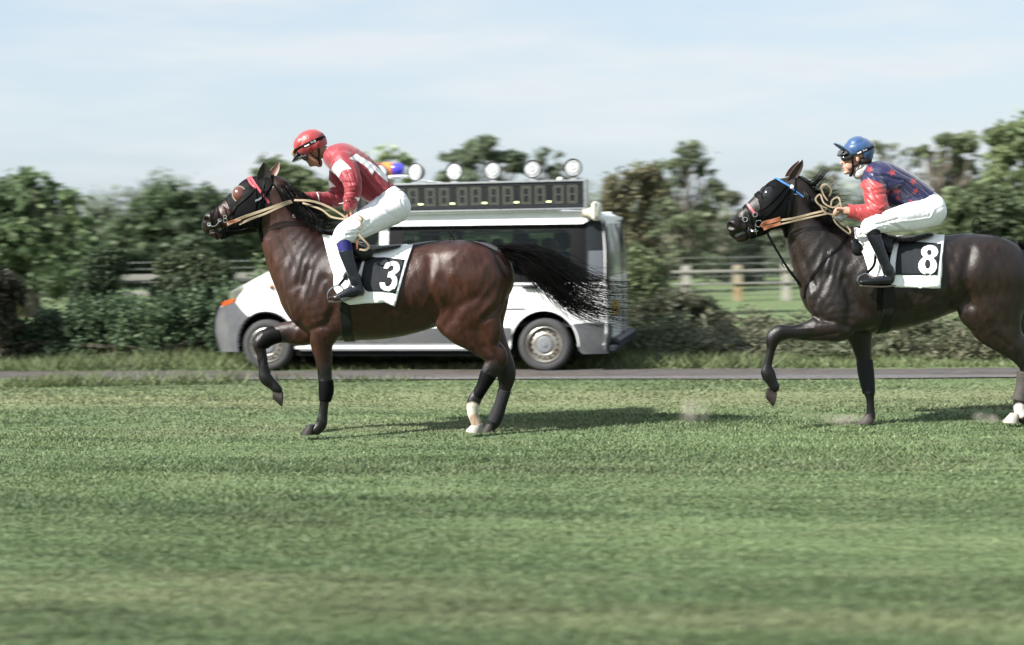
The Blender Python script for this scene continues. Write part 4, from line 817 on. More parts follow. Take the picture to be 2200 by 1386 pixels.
def hcolor(brown, lightb, dark, X):
    def f(uv, V, Nn):
        n = len(uv); u = uv[:, 0]-X['dx']; v = uv[:, 1]-X['dv']; C = np.tile(np.array(brown), (n, 1)).astype(float)
        def mixc(c, w):
            nonlocal C; w = np.clip(w, 0, 1)[:, None]; C = C*(1-w)+np.array(c)*w
        nz = sn(V, 5, 2)*.5
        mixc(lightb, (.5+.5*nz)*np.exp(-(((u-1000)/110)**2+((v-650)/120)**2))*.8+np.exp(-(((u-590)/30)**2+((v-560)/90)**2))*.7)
        mixc(np.array(dark)*1.6+.004, np.exp(-(((u-660)/70)**2+((v-560)/85)**2))*.75*(.8+.3*nz))        # darker sweaty neck and shoulder
        mixc(dark, np.clip((535-v+nz*10)/22, 0, 1)*np.clip((u-700)/150, 0, 1)*.6)                        # dark topline
        mixc(dark, np.clip((v-752+nz*14)/45, 0, 1))                                                     # black points
        mixc(dark, np.clip((655-u)/30, 0, 1)*np.clip((v-690)/30, 0, 1)*np.clip((640-u)/30, 0, 1)*.9)
        mixc(dark, np.clip((470-u)/22, 0, 1)*(v < 540)*.85)                                             # muzzle
        if X.get('sock'):
            for (a, b, r_, c) in X['sock']: mixc(c, np.clip((r_-np.hypot(uv[:, 0]-a, uv[:, 1]-b))/3, 0, 1))
        if X.get('patch'):
            a, b, r_, c = X['patch']; mixc(c, np.clip(1.2-np.hypot((uv[:, 0]-a), (uv[:, 1]-b)*.8)/r_+nz*.8, 0, 1)*.7)
        return C*(1+.12*nz[:, None])
    return f
H1 = dict(patch=(948, 556, 20, (.085, .055, .042)), muscle=[(.6, 16, 5, 2, .0050), (-.5, 22, 7, 9, .0035), (1.2, 12, 12, 14, .0030)], dx=0, dv=0, base=(-.95, 12, 0), lo=(-2.55, 11.5, -.02), hi=(.15, 12.5, 2.35), label='bright bay horse with cloth number three, ridden by the jockey in red',
  chains=[
   ([(670, 640, 64, 52), (715, 624, 106, 62), (780, 632, 99, 78), (850, 627, 97, 82), (915, 612, 92, 80), (965, 600, 84, 78), (1010, 597, 79, 76), (1035, 597, 70, 66)], .02),
   ([(1012, 590, 70, 36, -.12), (1012, 640, 74, 34, -.14), (994, 688, 50, 27, -.14), (1019, 721, 34, 22, -.13), (1046, 746, 27, 18, -.13), (1068, 768, 24, 15, -.13), (1052, 800, 19, 14, -.13), (1034, 834, 13, 10, -.13), (1018, 862, 15, 12, -.13), (1015, 885, 12, 11, -.13), (1024, 910, 12, 12, -.13)], .035),
   ([(1030, 590, 70, 34, .12), (1038, 645, 54, 30, .14), (1048, 700, 34, 25, .14), (1074, 757, 23, 17, .13), (1087, 800, 22, 15, .13), (1085, 835, 14, 11, .13), (1076, 865, 13, 10, .13), (1068, 892, 15, 12, .13), (1060, 912, 13, 12, .13)], .03),
   ([(672, 610, 58, 30, -.10), (690, 660, 50, 28, -.14), (699, 705, 34, 24, -.14), (691, 735, 25, 20, -.13), (695, 770, 19, 15, -.13), (698, 808, 15.5, 13, -.13), (700, 838, 16, 13, -.13), (697, 862, 10, 9, -.13), (694, 890, 9.5, 8.5, -.13), (690, 912, 12, 10, -.13), (680, 924, 11, 11, -.13)], .03),
   ([(680, 690, 42, 26, .13), (650, 712, 31, 22, .14), (612, 714, 22, 17, .14), (582, 722, 19, 15, .14), (561, 737, 16, 13, .14), (561, 762, 9.5, 9.5, .14), (566, 790, 9.5, 9.5, .14), (571, 811, 14, 12, .14), (586, 826, 12, 11, .14), (597, 838, 11, 11, .14)], .025),
   ([(588, 424, 46, 27), (604, 472, 50, 28), (622, 516, 60, 34), (648, 560, 74, 44), (676, 604, 84, 58)], .03),
   ([(556, 434, 54, 27), (552, 440, 54, 27), (516, 459, 42, 24), (488, 471, 32, 19), (462, 482, 26, 18), (458, 486, 24, 18)], .015),
   ([(500, 488, 14, 12), (480, 500, 11, 11), (467, 505, 10, 11)], .012),
  ],
  ells=[(715, 520, 60, 26, 22, 0, 0), (545, 448, 34, 40, 12, 0, -.085), (545, 448, 34, 40, 12, 0, .085), (660, 650, 40, 50, 22, 0, -.14), (455, 470, 17, 14, 12, 0, -.05), (1050, 700, 26, 40, 14, .3, -.17), (735, 690, 34, 30, 18, 0, -.16), (985, 560, 60, 30, 24, .1, -.17), (970, 685, 34, 36, 16, 0, -.165)],
  cuts=[([(443, 473, 7, 8, -.078), (449, 482, 5, 6, -.082)], .006), ([(452, 498, 2.6, 40), (470, 494, 2.4, 40), (487, 489, 2, 40)], .004)],
  lines=[([(1062, 540), (1092, 600), (1080, 650), (1040, 685)], 7, -.010), ([(1045, 545), (1076, 600), (1062, 650), (1030, 680)], 11, .006),
   ([(925, 560), (920, 610), (932, 655)], 12, -.012), ([(950, 560), (955, 600), (985, 620)], 14, -.007), ([(960, 700), (985, 660), (1020, 640)], 10, -.006), ([(930, 690), (960, 715), (1010, 745)], 8, .006),
   ([(660, 580), (640, 640), (650, 690)], 9, -.008), ([(700, 600), (720, 660), (700, 700)], 10, -.010), ([(640, 700), (660, 712), (690, 700)], 6, -.008),
   ([(600, 500), (625, 560), (645, 610)], 9, -.007), ([(575, 520), (600, 590), (615, 630)], 10, .005), ([(760, 690), (850, 700), (920, 680)], 14, -.005), ([(670, 740), (680, 780), (690, 815)], 4, -.005), ([(700, 730), (705, 780)], 4, -.004), ([(1040, 745), (1062, 760), (1075, 785)], 6, -.006), ([(1050, 800), (1030, 840)], 3, -.003),
   ([(520, 470), (500, 480), (470, 470)], 5, -.004), ([(480, 440), (500, 455)], 5, .004)],
  fold=(655, 575, .5), sock=[(1014, 885, 22, (.48, .44, .38)), (1022, 903, 16, (.34, .25, .18))],
  hooves=[(667, 933, 0.04, -.13, False), (607, 852, 1.5, .14, False), (1022, 929, -.12, -.13, True), (1052, 930, 0, .13, False)],
  ears=[((553, 398), (580, 392), (567, 348), -.06, (.016, .013, .012)), ((572, 385), (590, 384), (600, 347), .06, (.10, .04, .022))],
  hair=[
   ('tail', [[(1072, 528), (1110, 531), (1150, 534), (1200, 556), (1260, 590), (1335, 606), (1420, 590)], [(1078, 534), (1120, 538), (1160, 552), (1205, 590), (1260, 625), (1340, 636), (1440, 632)], [(1082, 540), (1115, 550), (1150, 570), (1200, 620), (1255, 660), (1340, 676), (1435, 674)], [(1084, 546), (1112, 556), (1145, 585), (1185, 630), (1240, 672), (1310, 692), (1405, 700)]], 560, .058, .0027, dict(seed=4, yspread=.08, wav=.03, lmin=.72, locks=80, taper=2.4)),
   ('tail_wisps', [[(1085, 545), (1110, 562), (1140, 600), (1165, 640), (1200, 690)], [(1090, 545), (1125, 565), (1165, 610), (1200, 650), (1225, 700)], [(1095, 545), (1140, 570), (1190, 610), (1240, 650), (1290, 670)]], 190, .06, .0021, dict(seed=5, yspread=.06, wav=.03, lmin=.45, locks=24)),
   ('mane', [[(588, 378, 0), (600, 392, -.05), (612, 412, -.07), (622, 430, -.09)], [(612, 395, 0), (640, 412, -.05), (665, 428, -.06), (690, 440, -.05)], [(632, 412, 0), (660, 435, -.08), (690, 455, -.09), (725, 462, -.07)], [(650, 438, 0), (680, 460, -.10), (700, 470, -.10), (740, 474, -.08)], [(668, 458, 0), (680, 478, -.12), (695, 490, -.14), (712, 500, -.14)]], 560, .022, .0030, dict(seed=6, yspread=.025, wav=.012, lmin=.6)),
   ('mane_base', [[(590, 385, -.01), (606, 410, -.12), (620, 440, -.125), (634, 470, -.13)], [(622, 405, -.01), (640, 440, -.12), (655, 470, -.14), (668, 496, -.15)], [(652, 440, -.01), (668, 465, -.13), (680, 488, -.15), (700, 506, -.17)]], 420, .014, .0036, dict(seed=8, yspread=.006, wav=.006, lmin=.5))],
  boots=[([(700, 816, 15, 13.5, -.13), (701, 838, 15.8, 14, -.13), (698, 862, 12, 11.5, -.13)], 'black knee boot on the planted foreleg', neo),
   ([(606, 716, 19, 17, .14), (582, 722, 19, 16, .14), (562, 738, 16, 14, .14), (561, 748, 12, 12, .14)], 'black boot over the raised knee', neo),
   ([(561, 752, 10, 10, .14), (566, 788, 10, 10, .14), (570, 804, 12, 11, .14)], 'grey tendon boot on the raised foreleg', mat('grey_boot', (.022, .022, .024), .7, spec=.2, noise=.2, bump=.3)),
   ([(1050, 803, 18, 14, -.13), (1036, 832, 12.8, 11, -.13), (1024, 852, 12.5, 11, -.13)], 'black tendon boot above the white pastern', neo),
   ([(1084, 838, 13.8, 11.5, .13), (1076, 866, 12.8, 11, .13), (1067, 892, 14.5, 12.5, .13), (1060, 908, 14, 13, .13)], 'grey boot on the far hind leg', mat('grey_boot_hind', (.018, .018, .020), .7, spec=.2, noise=.2, bump=.3))],
)
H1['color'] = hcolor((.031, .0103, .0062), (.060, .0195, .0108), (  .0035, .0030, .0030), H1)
h1, su1, hm1 = horse(H1)
H2 = dict(muscle=[(.6, 16, 5, 2, .0050), (-.5, 22, 7, 9, .0035), (1.2, 12, 12, 14, .0030)], dx=1118, dv=-12, base=(3.3, 12, 0), lo=(1.6, 11.5, -.02), hi=(4.72, 12.5, 2.4), label='dark brown horse with cloth number eight, ridden by the jockey in blue and red',
  chains=[
   ([(1788, 628, 65, 52), (1845, 611, 104, 62), (1900, 615, 98, 78), (1965, 602, 94, 82), (2030, 590, 83, 78), (2085, 582, 80, 78), (2130, 588, 78, 76), (2152, 596, 71, 66)], .02),
   ([(2130, 580, 72, 36, -.12), (2135, 635, 74, 34, -.14), (2130, 690, 50, 27, -.14), (2160, 725, 36, 22, -.14), (2190, 752, 28, 18, -.14), (2210, 778, 24, 15, -.14), (2212, 800, 20, 14, -.14), (2200, 830, 14, 11, -.14), (2192, 860, 14, 12, -.14), (2190, 880, 12, 11, -.14), (2200, 900, 12, 12, -.14)], .035),
   ([(2145, 580, 70, 34, .12), (2165, 650, 62, 30, .14), (2185, 710, 44, 25, .14), (2220, 760, 27, 18, .13), (2228, 800, 21, 15, .13), (2222, 835, 14, 11, .13), (2212, 865, 13, 10, .13), (2203, 885, 14, 12, .13), (2190, 900, 12, 12, .13)], .03),
   ([(1795, 610, 60, 30, -.10), (1800, 660, 52, 28, -.15), (1802, 698, 36, 25, -.16), (1768, 704, 29, 20, -.16), (1732, 712, 20.5, 16, -.15), (1700, 714, 15.5, 13, -.15), (1674, 716, 18.5, 14, -.15), (1661, 729, 16, 13, -.15), (1657, 748, 10.5, 10, -.15), (1652, 770, 9.5, 9, -.15), (1648, 788, 10.5, 10, -.15), (1650, 803, 15.5, 12, -.15), (1658, 820, 12, 11, -.15), (1664, 832, 11, 11, -.15)], .03),
   ([(1838, 690, 40, 26, .12), (1847, 725, 26, 20, .13), (1854, 762, 18, 15, .13), (1860, 800, 14.5, 13, .13), (1866, 832, 14.5, 13, .13), (1869, 856, 9, 9, .13), (1870, 880, 9, 9, .13), (1871, 893, 11, 10, .13), (1868, 902, 10, 11, .13)], .025),
   ([(1710, 416, 40, 26), (1724, 456, 48, 28), (1745, 502, 58, 34), (1768, 545, 70, 44), (1795, 592, 84, 58)], .03),
   ([(1684, 434, 51, 27), (1680, 436, 51, 27), (1648, 452, 42, 24), (1621, 467, 33, 19), (1594, 485, 27, 18), (1585, 490, 24, 18)], .015),
   ([(1640, 490, 13, 12), (1612, 502, 11, 11), (1596, 511, 10, 11), (1588, 514, 8, 9)], .010),
  ],
  ells=[(1838, 512, 60, 26, 22, 0, 0), (1672, 445, 34, 38, 12, 0, -.085), (1672, 445, 34, 38, 12, 0, .085), (1775, 640, 40, 50, 22, 0, -.14), (1577, 483, 15, 14, 12, 0, -.05), (2165, 690, 26, 40, 14, .3, -.17), (1850, 680, 34, 30, 18, 0, -.16), (2100, 552, 60, 30, 24, .1, -.17), (2092, 668, 34, 36, 16, 0, -.165)],
  cuts=[([(1566, 486, 8, 8, -.072), (1573, 489, 6, 6, -.078)], .006), ([(1580, 506, 2.8, 40), (1598, 498, 2.6, 40), (1612, 490, 2, 40)], .004)],
  lines=[([(2042, 560), (2030, 610), (2050, 650)], 13, -.010), ([(2085, 540), (2070, 600), (2085, 655)], 12, -.013), ([(2110, 560), (2105, 620), (2120, 680)], 16, .006), ([(1900, 690), (1960, 672), (2030, 650)], 8, -.007), ([(1910, 672), (1980, 655), (2040, 620)], 9, .005),
   ([(1990, 540), (2040, 560), (2060, 600)], 9, .005), ([(1775, 590), (1760, 640), (1770, 680)], 9, -.007), ([(1815, 600), (1830, 650), (1820, 700)], 11, -.012), ([(1735, 665), (1760, 690), (1790, 690)], 5, -.007), ([(1745, 600), (1755, 640), (1750, 660)], 6, -.005),
   ([(1705, 520), (1730, 570), (1745, 610)], 9, -.007), ([(1700, 730), (1760, 722), (1800, 716)], 3.5, -.005), ([(1690, 705), (1750, 706)], 4, .003), ([(1640, 470), (1620, 482), (1595, 478)], 5, -.004), ([(1600, 450), (1622, 462)], 5, .004), ([(2140, 720), (2170, 745)], 6, -.005)],
  fold=(1780, 585, .5), sock=[(2190, 882, 17, (.50, .46, .42))],
  hooves=[(1666, 852, 1.35, -.15, False), (1866, 909, 0.03, .13, False), (2188, 912, 0, .13, False), (2176, 908, -.05, -.14, True)],
  ears=[((1690, 392), (1712, 384), (1724, 343), -.06, (.030, .018, .014)), ((1686, 380), (1706, 378), (1716, 345), .05, (.055, .028, .02))],
  hair=[
   ('mane', [[(1716, 382, 0), (1738, 392, -.05), (1752, 388, -.05), (1772, 368, -.04), (1790, 362, -.03)], [(1722, 392, 0), (1745, 400, -.06), (1758, 395, -.05), (1776, 372, -.04), (1786, 366, -.03)], [(1740, 408, 0), (1765, 420, -.05), (1790, 412, -.05), (1820, 408, -.05)], [(1750, 420, 0), (1775, 432, -.08), (1800, 426, -.07), (1834, 418, -.05)], [(1762, 436, 0), (1785, 450, -.08), (1805, 452, -.07), (1826, 450, -.05)]], 250, .014, .0024, dict(seed=16, yspread=.02, wav=.008, lmin=.6)),
   ('mane_base', [[(1716, 388, -.01), (1732, 420, -.12), (1742, 450, -.13), (1752, 478, -.13)], [(1740, 412, -.01), (1758, 445, -.12), (1772, 475, -.14), (1788, 500, -.15)], [(1768, 444, -.01), (1786, 470, -.13), (1802, 490, -.15), (1822, 506, -.17)]], 420, .014, .0036, dict(seed=18, yspread=.006, wav=.006, lmin=.5)),
   ('tail', [[(2190, 522), (2230, 530), (2290, 560), (2380, 610)], [(2196, 534), (2240, 550), (2300, 600), (2390, 660)]], 500, .03, .0036, dict(seed=19, yspread=.06, wav=.012))],
  boots=[([(1857, 774, 17, 15.5, .13), (1861, 805, 16.5, 15, .13), (1867, 845, 12.5, 12.5, .13)], 'dark grey boot on the planted foreleg', mat('grey_boot_fore', (.016, .018, .021), .6, spec=.2, noise=.2, bump=.3)),
   ([(2206, 800, 21, 15.5, -.14), (2199, 832, 16, 13, -.14), (2189, 862, 15, 14, -.14)], 'grey-brown boot on the hind leg', mat('brown_boot', (.055, .050, .044), .7, spec=.2, noise=.2, bump=.3))],
)
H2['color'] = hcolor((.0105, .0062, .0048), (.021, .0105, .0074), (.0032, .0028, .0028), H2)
h2, su2, hm2 = horse(H2)
# ------------------------------------------------------------ tack (bridle, number cloth, saddle), each a thing of its own
bk = lambda *a: mat(*a)
def clothmat(name, base, **k): return mat(name, base, .75, spec=.25, noise=.05, nscale=20, bump=.35, bscale=22, **k)
white_cloth = clothmat('white_cloth', (.88, .89, .88), col2=(.74, .73, .69), c2scale=5, c2lo=.5, c2hi=.8); char_cloth = clothmat('charcoal_cloth', (.016, .018, .022)); white_ink = clothmat('white_print', (.84, .84, .84))
lens_blk = mat('gloss_black', (.008, .008, .010), .12, spec=.6, coat=.6)
def proj_patch(su, outer, holes, off, th, step=6, wr=0, seed=0, lift=None):
    V, F = patch2d(outer, holes, step); P = []; M = []
    for u, v in V:
        p, n = su.px(u, v, off); P.append(p); M.append(n)
    P = np.array(P); M = np.array(M); d = CAM-P; d /= np.linalg.norm(d, axis=1)[:, None]; M = M*.6+d*.4
    if wr: P = P+M*(sn(np.c_[V, V[:, :1]*0]*.03, 1, seed)*wr+wr)[:, None]
    if lift is not None: P = P+M*lift(V)[:, None]
    A, G = solid(P, F, M, th); return A, G
def rings(mb, p, r, n, t=.004, tilt=0):
    p = Vector(p); n = Vector(n).normalized(); a = n.orthogonal().normalized(); b = n.cross(a)
    mb.tube([p+(a*math.cos(q)+b*math.sin(q))*r for q in np.linspace(0, 2*PI, 17)], t, 6, False)
def ellarc(c, rx, ry, a0, a1, n=22): return [(c[0]+rx*math.cos(q), c[1]+ry*math.sin(q)) for q in np.linspace(a0, a1, n)]
def bridle(X, su, hm):
    Y = 12; t = root('bridle', X['base'], X['label'], 'bridle', 'bridles with blinker hoods')
    bV, bQ = hm; nn = normals(bV, bQ); uv = toxz(bV); k = inpoly(uv, X['hood'])
    for hp in X['holes']: k &= ~inpoly(uv, hp)
    qs = bQ[k[bQ].all(1)]; used, inv = np.unique(qs, return_inverse=True); F4 = inv.reshape(qs.shape); P4 = bV[used]+nn[used]*(.0075+sn(bV[used], 22, 4)*.0022)[:, None]
    A, G = solid(P4, [tuple(int(i) for i in f) for f in F4], -nn[used], .006); mk('blinker_hood', A, G, neo, t)
    sh = Surf(np.vstack([P4, bV]), list(F4)+list(bQ+len(P4)))
    for (c, ru, rv, hgt, ang, mm, rim) in X['cups']:
        for sgn in (-1, 1):
            p, n = sh.px(*c, -.004); 
            if sgn > 0: p = Vector((p[0], 24-p[1], p[2])); n = Vector((n[0], -n[1], n[2]))
            y = Vector((0, -sgn*-1, 0)); y = Vector((0, 1 if sgn > 0 else -1, 0)); a = Vector((math.cos(ang), 0, math.sin(ang))); b = Vector((-math.sin(ang), 0, math.cos(ang)))
            n2 = (n*.5+y*.8).normalized(); a = (a-n2*a.dot(n2)).normalized(); b = n2.cross(a)
            Vv = []; R_ = 9; C_ = 20
            for i in range(R_):
                f = i/(R_-1)*PI/2
                for j in range(C_): q = 2*PI*j/C_; Vv.append(p+a*math.cos(q)*ru*math.cos(f)+b*math.sin(q)*rv*math.cos(f)+n2*hgt*math.sin(f))
            F = [(i*C_+k, i*C_+(k+1) % C_, (i+1)*C_+(k+1) % C_, (i+1)*C_+k) for i in range(R_-1) for k in range(C_)]
            m = MB(); m.add(Vv, F); o = m.build('eye_cup', mm, t)
            m = MB(); m.tube([p+n2*.004+a*math.cos(q)*ru*1.06+b*math.sin(q)*rv*1.06 for q in np.linspace(0, 2*PI, 24)], .006, 6, False); m.build('cup_rim', rim, o)
    for nm, a, b, w, mm in X['wraps']:
        sh.wrap(a, b, w, .004, .003).build(nm, mm, t)
    for nm, pts, w, mm in X['straps']:
        sh.strap(pts, w, .004, .004).build(nm, mm, t)
    for (c, r) in X['rings']:
        p, n = sh.px(*c, .012); m = MB(); rings(m, p, r, (n[0]*.4, -1, n[2]*.4), .0035); m.build('bit_ring', steel, t)
    for pts in X['steel']:
        P = [sh.px(*q, .012)[0] for q in resample(pts, 12)]; m = MB(); m.tube(P, .0035, 6); m.build('bit', steel, t)
    for nm, pts, w, mm in X['free']:      # straps flying free in the air: (u,v,yoff)
        P = []; 
        for q in pts: p = W(q[0], q[1], Y+q[2]); P.append((p[0], Y+q[2], p[2]))
        P = resample(P, max(16, len(pts)*5)); m = MB()
        T = np.gradient(P, axis=0); tw = np.linspace(0, 1, len(P)); nn = [(0.25*math.sin(k*.5), -1, .35*math.cos(k*.45)) for k in range(len(P))]
        m.ribbon(P, nn, w, .0025); m.build(nm, mm, t)
    for (c, r) in X.get('studs', []):
        p, n = sh.px(*c, .006); m = MB(); m.lathe(p, n, [(0, .001), (0, r), (.006, r*.8), (.010, r*.3), (.0105, .001)], 14); m.build('rosette', mat('white_stud', (.7, .7, .72), .4), t)
    return t, sh
pinkl = mat('pink_red_strap', (.40, .060, .080), .5); bluel = mat('blue_browband', (.035, .14, .38), .5, noise=.5, nscale=60); cupm = mat('brown_leather_cup', (.11, .036, .026), .22, spec=.6, coat=.4)
rimm = mat('stitched_rim', (.22, .19, .16), .7)
B1 = dict(base=(-2.2, 12, 1.8), lo=(-2.5, 11.6, 1.55), hi=(-1.6, 12.4, 2.25), label='black blinker hood and bridle with brown leather eye cups and a pink browband', hood=[(490, 405), (483, 425), (491, 448), (499, 470), (490, 482), (480, 492), (470, 520), (566, 520), (563, 490), (566, 460), (575, 425), (588, 395), (590, 360), (540, 360)], holes=[],
  cups=[((514, 417), .053, .062, .045, .5, cupm, rimm)],
  wraps=[('browband', (536, 376), (556, 402), .020, pinkl), ('headpiece', (573, 378), (556, 498), .018, black_tack), ('noseband', (469, 445), (484, 503), .014, black_tack), ('drop_noseband', (455, 452), (468, 512), .012, black_tack)],
  straps=[('browband_end', [(532, 380), (538, 394), (550, 405)], .020, pinkl), ('cheek_strap', [(549, 405), (528, 425), (508, 443), (494, 463)], .018, black_tack), ('cheek_strap', [(494, 462), (488, 470), (484, 478)], .012, black_tack), ('throat_strap', [(549, 408), (550, 430), (547, 452)], .012, black_tack), ('cheek_strap', [(478, 434), (484, 450), (488, 464)], .006, black_tack),
    ('neck_strap', [(570, 378), (590, 400), (602, 420), (612, 440), (625, 455), (650, 465), (680, 485), (706, 503)], .012, black_tack), ('nose_strap', [(494, 414), (478, 430), (464, 446)], .007, black_tack), ('curb_strap', [(470, 500), (490, 496), (520, 494), (545, 482)], .014, black_tack), ('side_strap', [(464, 446), (458, 458), (454, 470)], .010, black_tack), ('side_strap', [(466, 447), (472, 462), (476, 474)], .010, black_tack),
    ('throat_strap', [(575, 400), (566, 430), (560, 460), (555, 484)], .010, black_tack), ('throat_strap', [(560, 402), (572, 412), (580, 400)], .010, black_tack)],
  rings=[((485, 473), .016), ((451, 483), .012), ((485, 466), .013), ((471, 474), .012), ((632, 465), .012)], steel=[[(452, 484), (460, 485), (467, 480), (471, 474)], [(549, 431), (556, 428), (562, 424)], [(549, 433), (557, 430), (562, 427)]], studs=[((545, 401), .006)],
  free=[('rein', [(491, 481, -.125), (520, 468, -.15), (560, 454, -.17), (600, 440, -.17), (626, 432, -.14)], .022, webb), ('rein', [(514, 482, -.13), (540, 470, -.155), (570, 459, -.175), (605, 443, -.175), (628, 434, -.15)], .018, webb), ('rein_end', [(488, 482, -.125), (500, 477, -.135), (517, 470, -.145)], .030, tanl),
    ('rein', [(632, 430, -.15), (668, 432, -.20), (700, 442, -.24), (735, 462, -.27), (760, 482, -.30), (775, 478, -.34), (778, 468, -.36), (768, 462, -.34)], .018, webb), ('rein', [(650, 436, -.12), (690, 450, -.2), (712, 466, -.25), (742, 471, -.29), (762, 470, -.33), (774, 474, -.36), (775, 490, -.36), (760, 496, -.34), (750, 488, -.31)], .016, webb), ('rein', [(748, 470, -.28), (760, 490, -.33), (778, 512, -.36), (792, 528, -.36), (786, 537, -.35), (772, 536, -.34)], .016, webb), ('rein', [(768, 508, -.34), (767, 525, -.345), (768, 536, -.34)], .014, tanl)])
bridle(B1, su1, hm1)
B2 = dict(base=(2.1, 12, 1.8), lo=(1.65, 11.6, 1.5), hi=(2.6, 12.4, 2.3), label='black blinker hood and bridle with a blue browband and pink cheek strap', hood=[(1655, 370), (1618, 405), (1607, 428), (1612, 424), (1620, 421), (1628, 430), (1632, 446), (1631, 460), (1620, 470), (1612, 500), (1608, 512), (1693, 512), (1692, 460), (1697, 420), (1700, 400), (1672, 388), (1662, 378)], holes=[ellarc((1643, 408), 13, 8, 0, 2*PI, 14)[:-1]],
  cups=[((1649, 414), .040, .060, .030, -.5, lens_blk, neo)],
  wraps=[('noseband', (1600, 437), (1622, 506), .016, black_tack), ('drop_noseband', (1597, 440), (1604, 516), .012, black_tack), ('headpiece', (1709, 375), (1690, 492), .016, black_tack), ('browband', (1663, 380), (1692, 402), .012, bluel)],
  straps=[('browband_end', [(1662, 380), (1680, 392), (1697, 400)], .014, bluel), ('cheek_strap', [(1607, 439), (1614, 450), (1622, 460)], .018, pinkl), ('cheek_strap', [(1696, 404), (1685, 420), (1670, 440), (1650, 462), (1632, 474)], .013, black_tack), ('cheek_strap', [(1688, 400), (1670, 420), (1650, 440), (1628, 456)], .015, black_tack), ('throat_strap', [(1700, 404), (1700, 430), (1700, 460)], .014, black_tack), ('side_strap', [(1600, 440), (1598, 452), (1598, 464)], .014, black_tack), ('side_strap', [(1604, 442), (1612, 460), (1616, 474)], .010, black_tack),
     ('breast_collar', [(1822, 508), (1800, 535), (1778, 552), (1752, 585), (1733, 615), (1728, 640)], .022, black_tack), ('neck_strap', [(1712, 378), (1732, 392), (1745, 404)], .010, black_tack), ('curb_strap', [(1615, 505), (1650, 494), (1680, 486)], .013, black_tack)],
  rings=[((1601, 472), .018), ((1622, 461), .018), ((1630, 480), .026), ((1745, 400), .012), ((1781, 544), .010)], steel=[[(1624, 472), (1622, 484), (1624, 503)], [(1606, 488), (1614, 494), (1624, 492)], [(1610, 492), (1618, 497), (1628, 495)], [(1704, 418), (1712, 418)]], studs=[((1701, 402), .018)],
  free=[('rein', [(1672, 474, -.14), (1710, 468, -.17), (1745, 459, -.20), (1775, 452, -.22)], .018, webb), ('rein', [(1672, 483, -.14), (1710, 474, -.17), (1745, 466, -.20), (1782, 458, -.22)], .013, webb), ('rein_end', [(1636, 488, -.125), (1642, 480, -.13), (1656, 476, -.14), (1677, 470, -.15)], .034, tanl), ('rein_end', [(1640, 492, -.125), (1656, 486, -.135), (1677, 480, -.15)], .030, tanl),
     ('martingale', [(1648, 498, -.05), (1652, 508, -.05), (1670, 540, -.06), (1695, 580, -.07), (1724, 618, -.06)], .020, black_tack), ('martingale_end', [(1683, 560, -.08), (1680, 568, -.08), (1686, 576, -.08)], .008, black_tack),
     ('rein_coil', [(1777, 448, -.24), (1760, 440, -.25), (1752, 428, -.25), (1762, 418, -.25), (1770, 436, -.27), (1790, 446, -.28), (1805, 436, -.27), (1800, 424, -.25), (1788, 430, -.24), (1785, 442, -.24)], .013, webb), ('rein_coil', [(1778, 432, -.22), (1768, 416, -.21), (1765, 400, -.22), (1776, 396, -.23), (1786, 408, -.22), (1782, 422, -.2)], .014, webb), ('rein_coil', [(1762, 440, -.28), (1772, 456, -.29), (1792, 460, -.29), (1806, 446, -.28), (1804, 430, -.27)], .012, webb), ('rein_end_loop', [(1788, 462, -.27), (1795, 478, -.27), (1810, 492, -.26), (1824, 502, -.25), (1826, 494, -.24), (1812, 480, -.23), (1797, 468, -.23)], .013, webb)])
bridle(B2, su2, hm2)
def eight():
    U, Lw = ((1997.3, 541.8), 18.4, 14.6), ((1993.2, 571.5), 20, 19.6)
    up = [p for p in ellarc(*U, math.radians(40), math.radians(-225), 60) if ((p[0]-Lw[0][0])/Lw[1])**2+((p[1]-Lw[0][1])/Lw[2])**2 > 1]
    lo = [p for p in ellarc(*Lw, math.radians(-125), math.radians(-125-300), 60) if ((p[0]-U[0][0])/U[1])**2+((p[1]-U[0][1])/U[2])**2 > 1]
    return up+lo, [ellarc((1996.9, 543.3), 5.3, 6, 0, 2*PI, 15)[:-1], ellarc((1993.2, 568), 5.8, 10, 0, 2*PI, 19)[:-1]]
z5 = lambda L_: [(680+x*.13636, 480+y*.13636) for x, y in L_]
three = z5([(1057, 710), (1075, 660), (1110, 625), (1160, 603), (1215, 597), (1270, 612), (1305, 650), (1320, 700), (1310, 745), (1275, 785), (1232, 815), (1265, 850), (1282, 900), (1275, 960), (1245, 1015), (1190, 1055), (1120, 1072), (1060, 1060), (1015, 1020), (998, 970), (1000, 930), (1080, 935), (1085, 975), (1110, 997), (1150, 990), (1185, 950), (1195, 900), (1180, 865), (1150, 855), (1118, 855), (1135, 770), (1165, 765), (1205, 740), (1222, 700), (1210, 672), (1175, 668), (1145, 690), (1133, 722)])
panel3 = z5([(785, 540), (850, 522), (930, 542), (1060, 538), (1390, 575), (1245, 1110), (1150, 1085), (1000, 1072), (820, 1076), (760, 1040), (705, 890), (720, 780), (750, 640)])
z8 = lambda L_: [(1820+x*.13636, 430+y*.13636) for x, y in L_]
panel8 = z8([(818, 660), (960, 652), (1200, 668), (1480, 692), (1450, 950), (1420, 1178), (1000, 1182), (758, 1178), (764, 1000), (788, 820)])
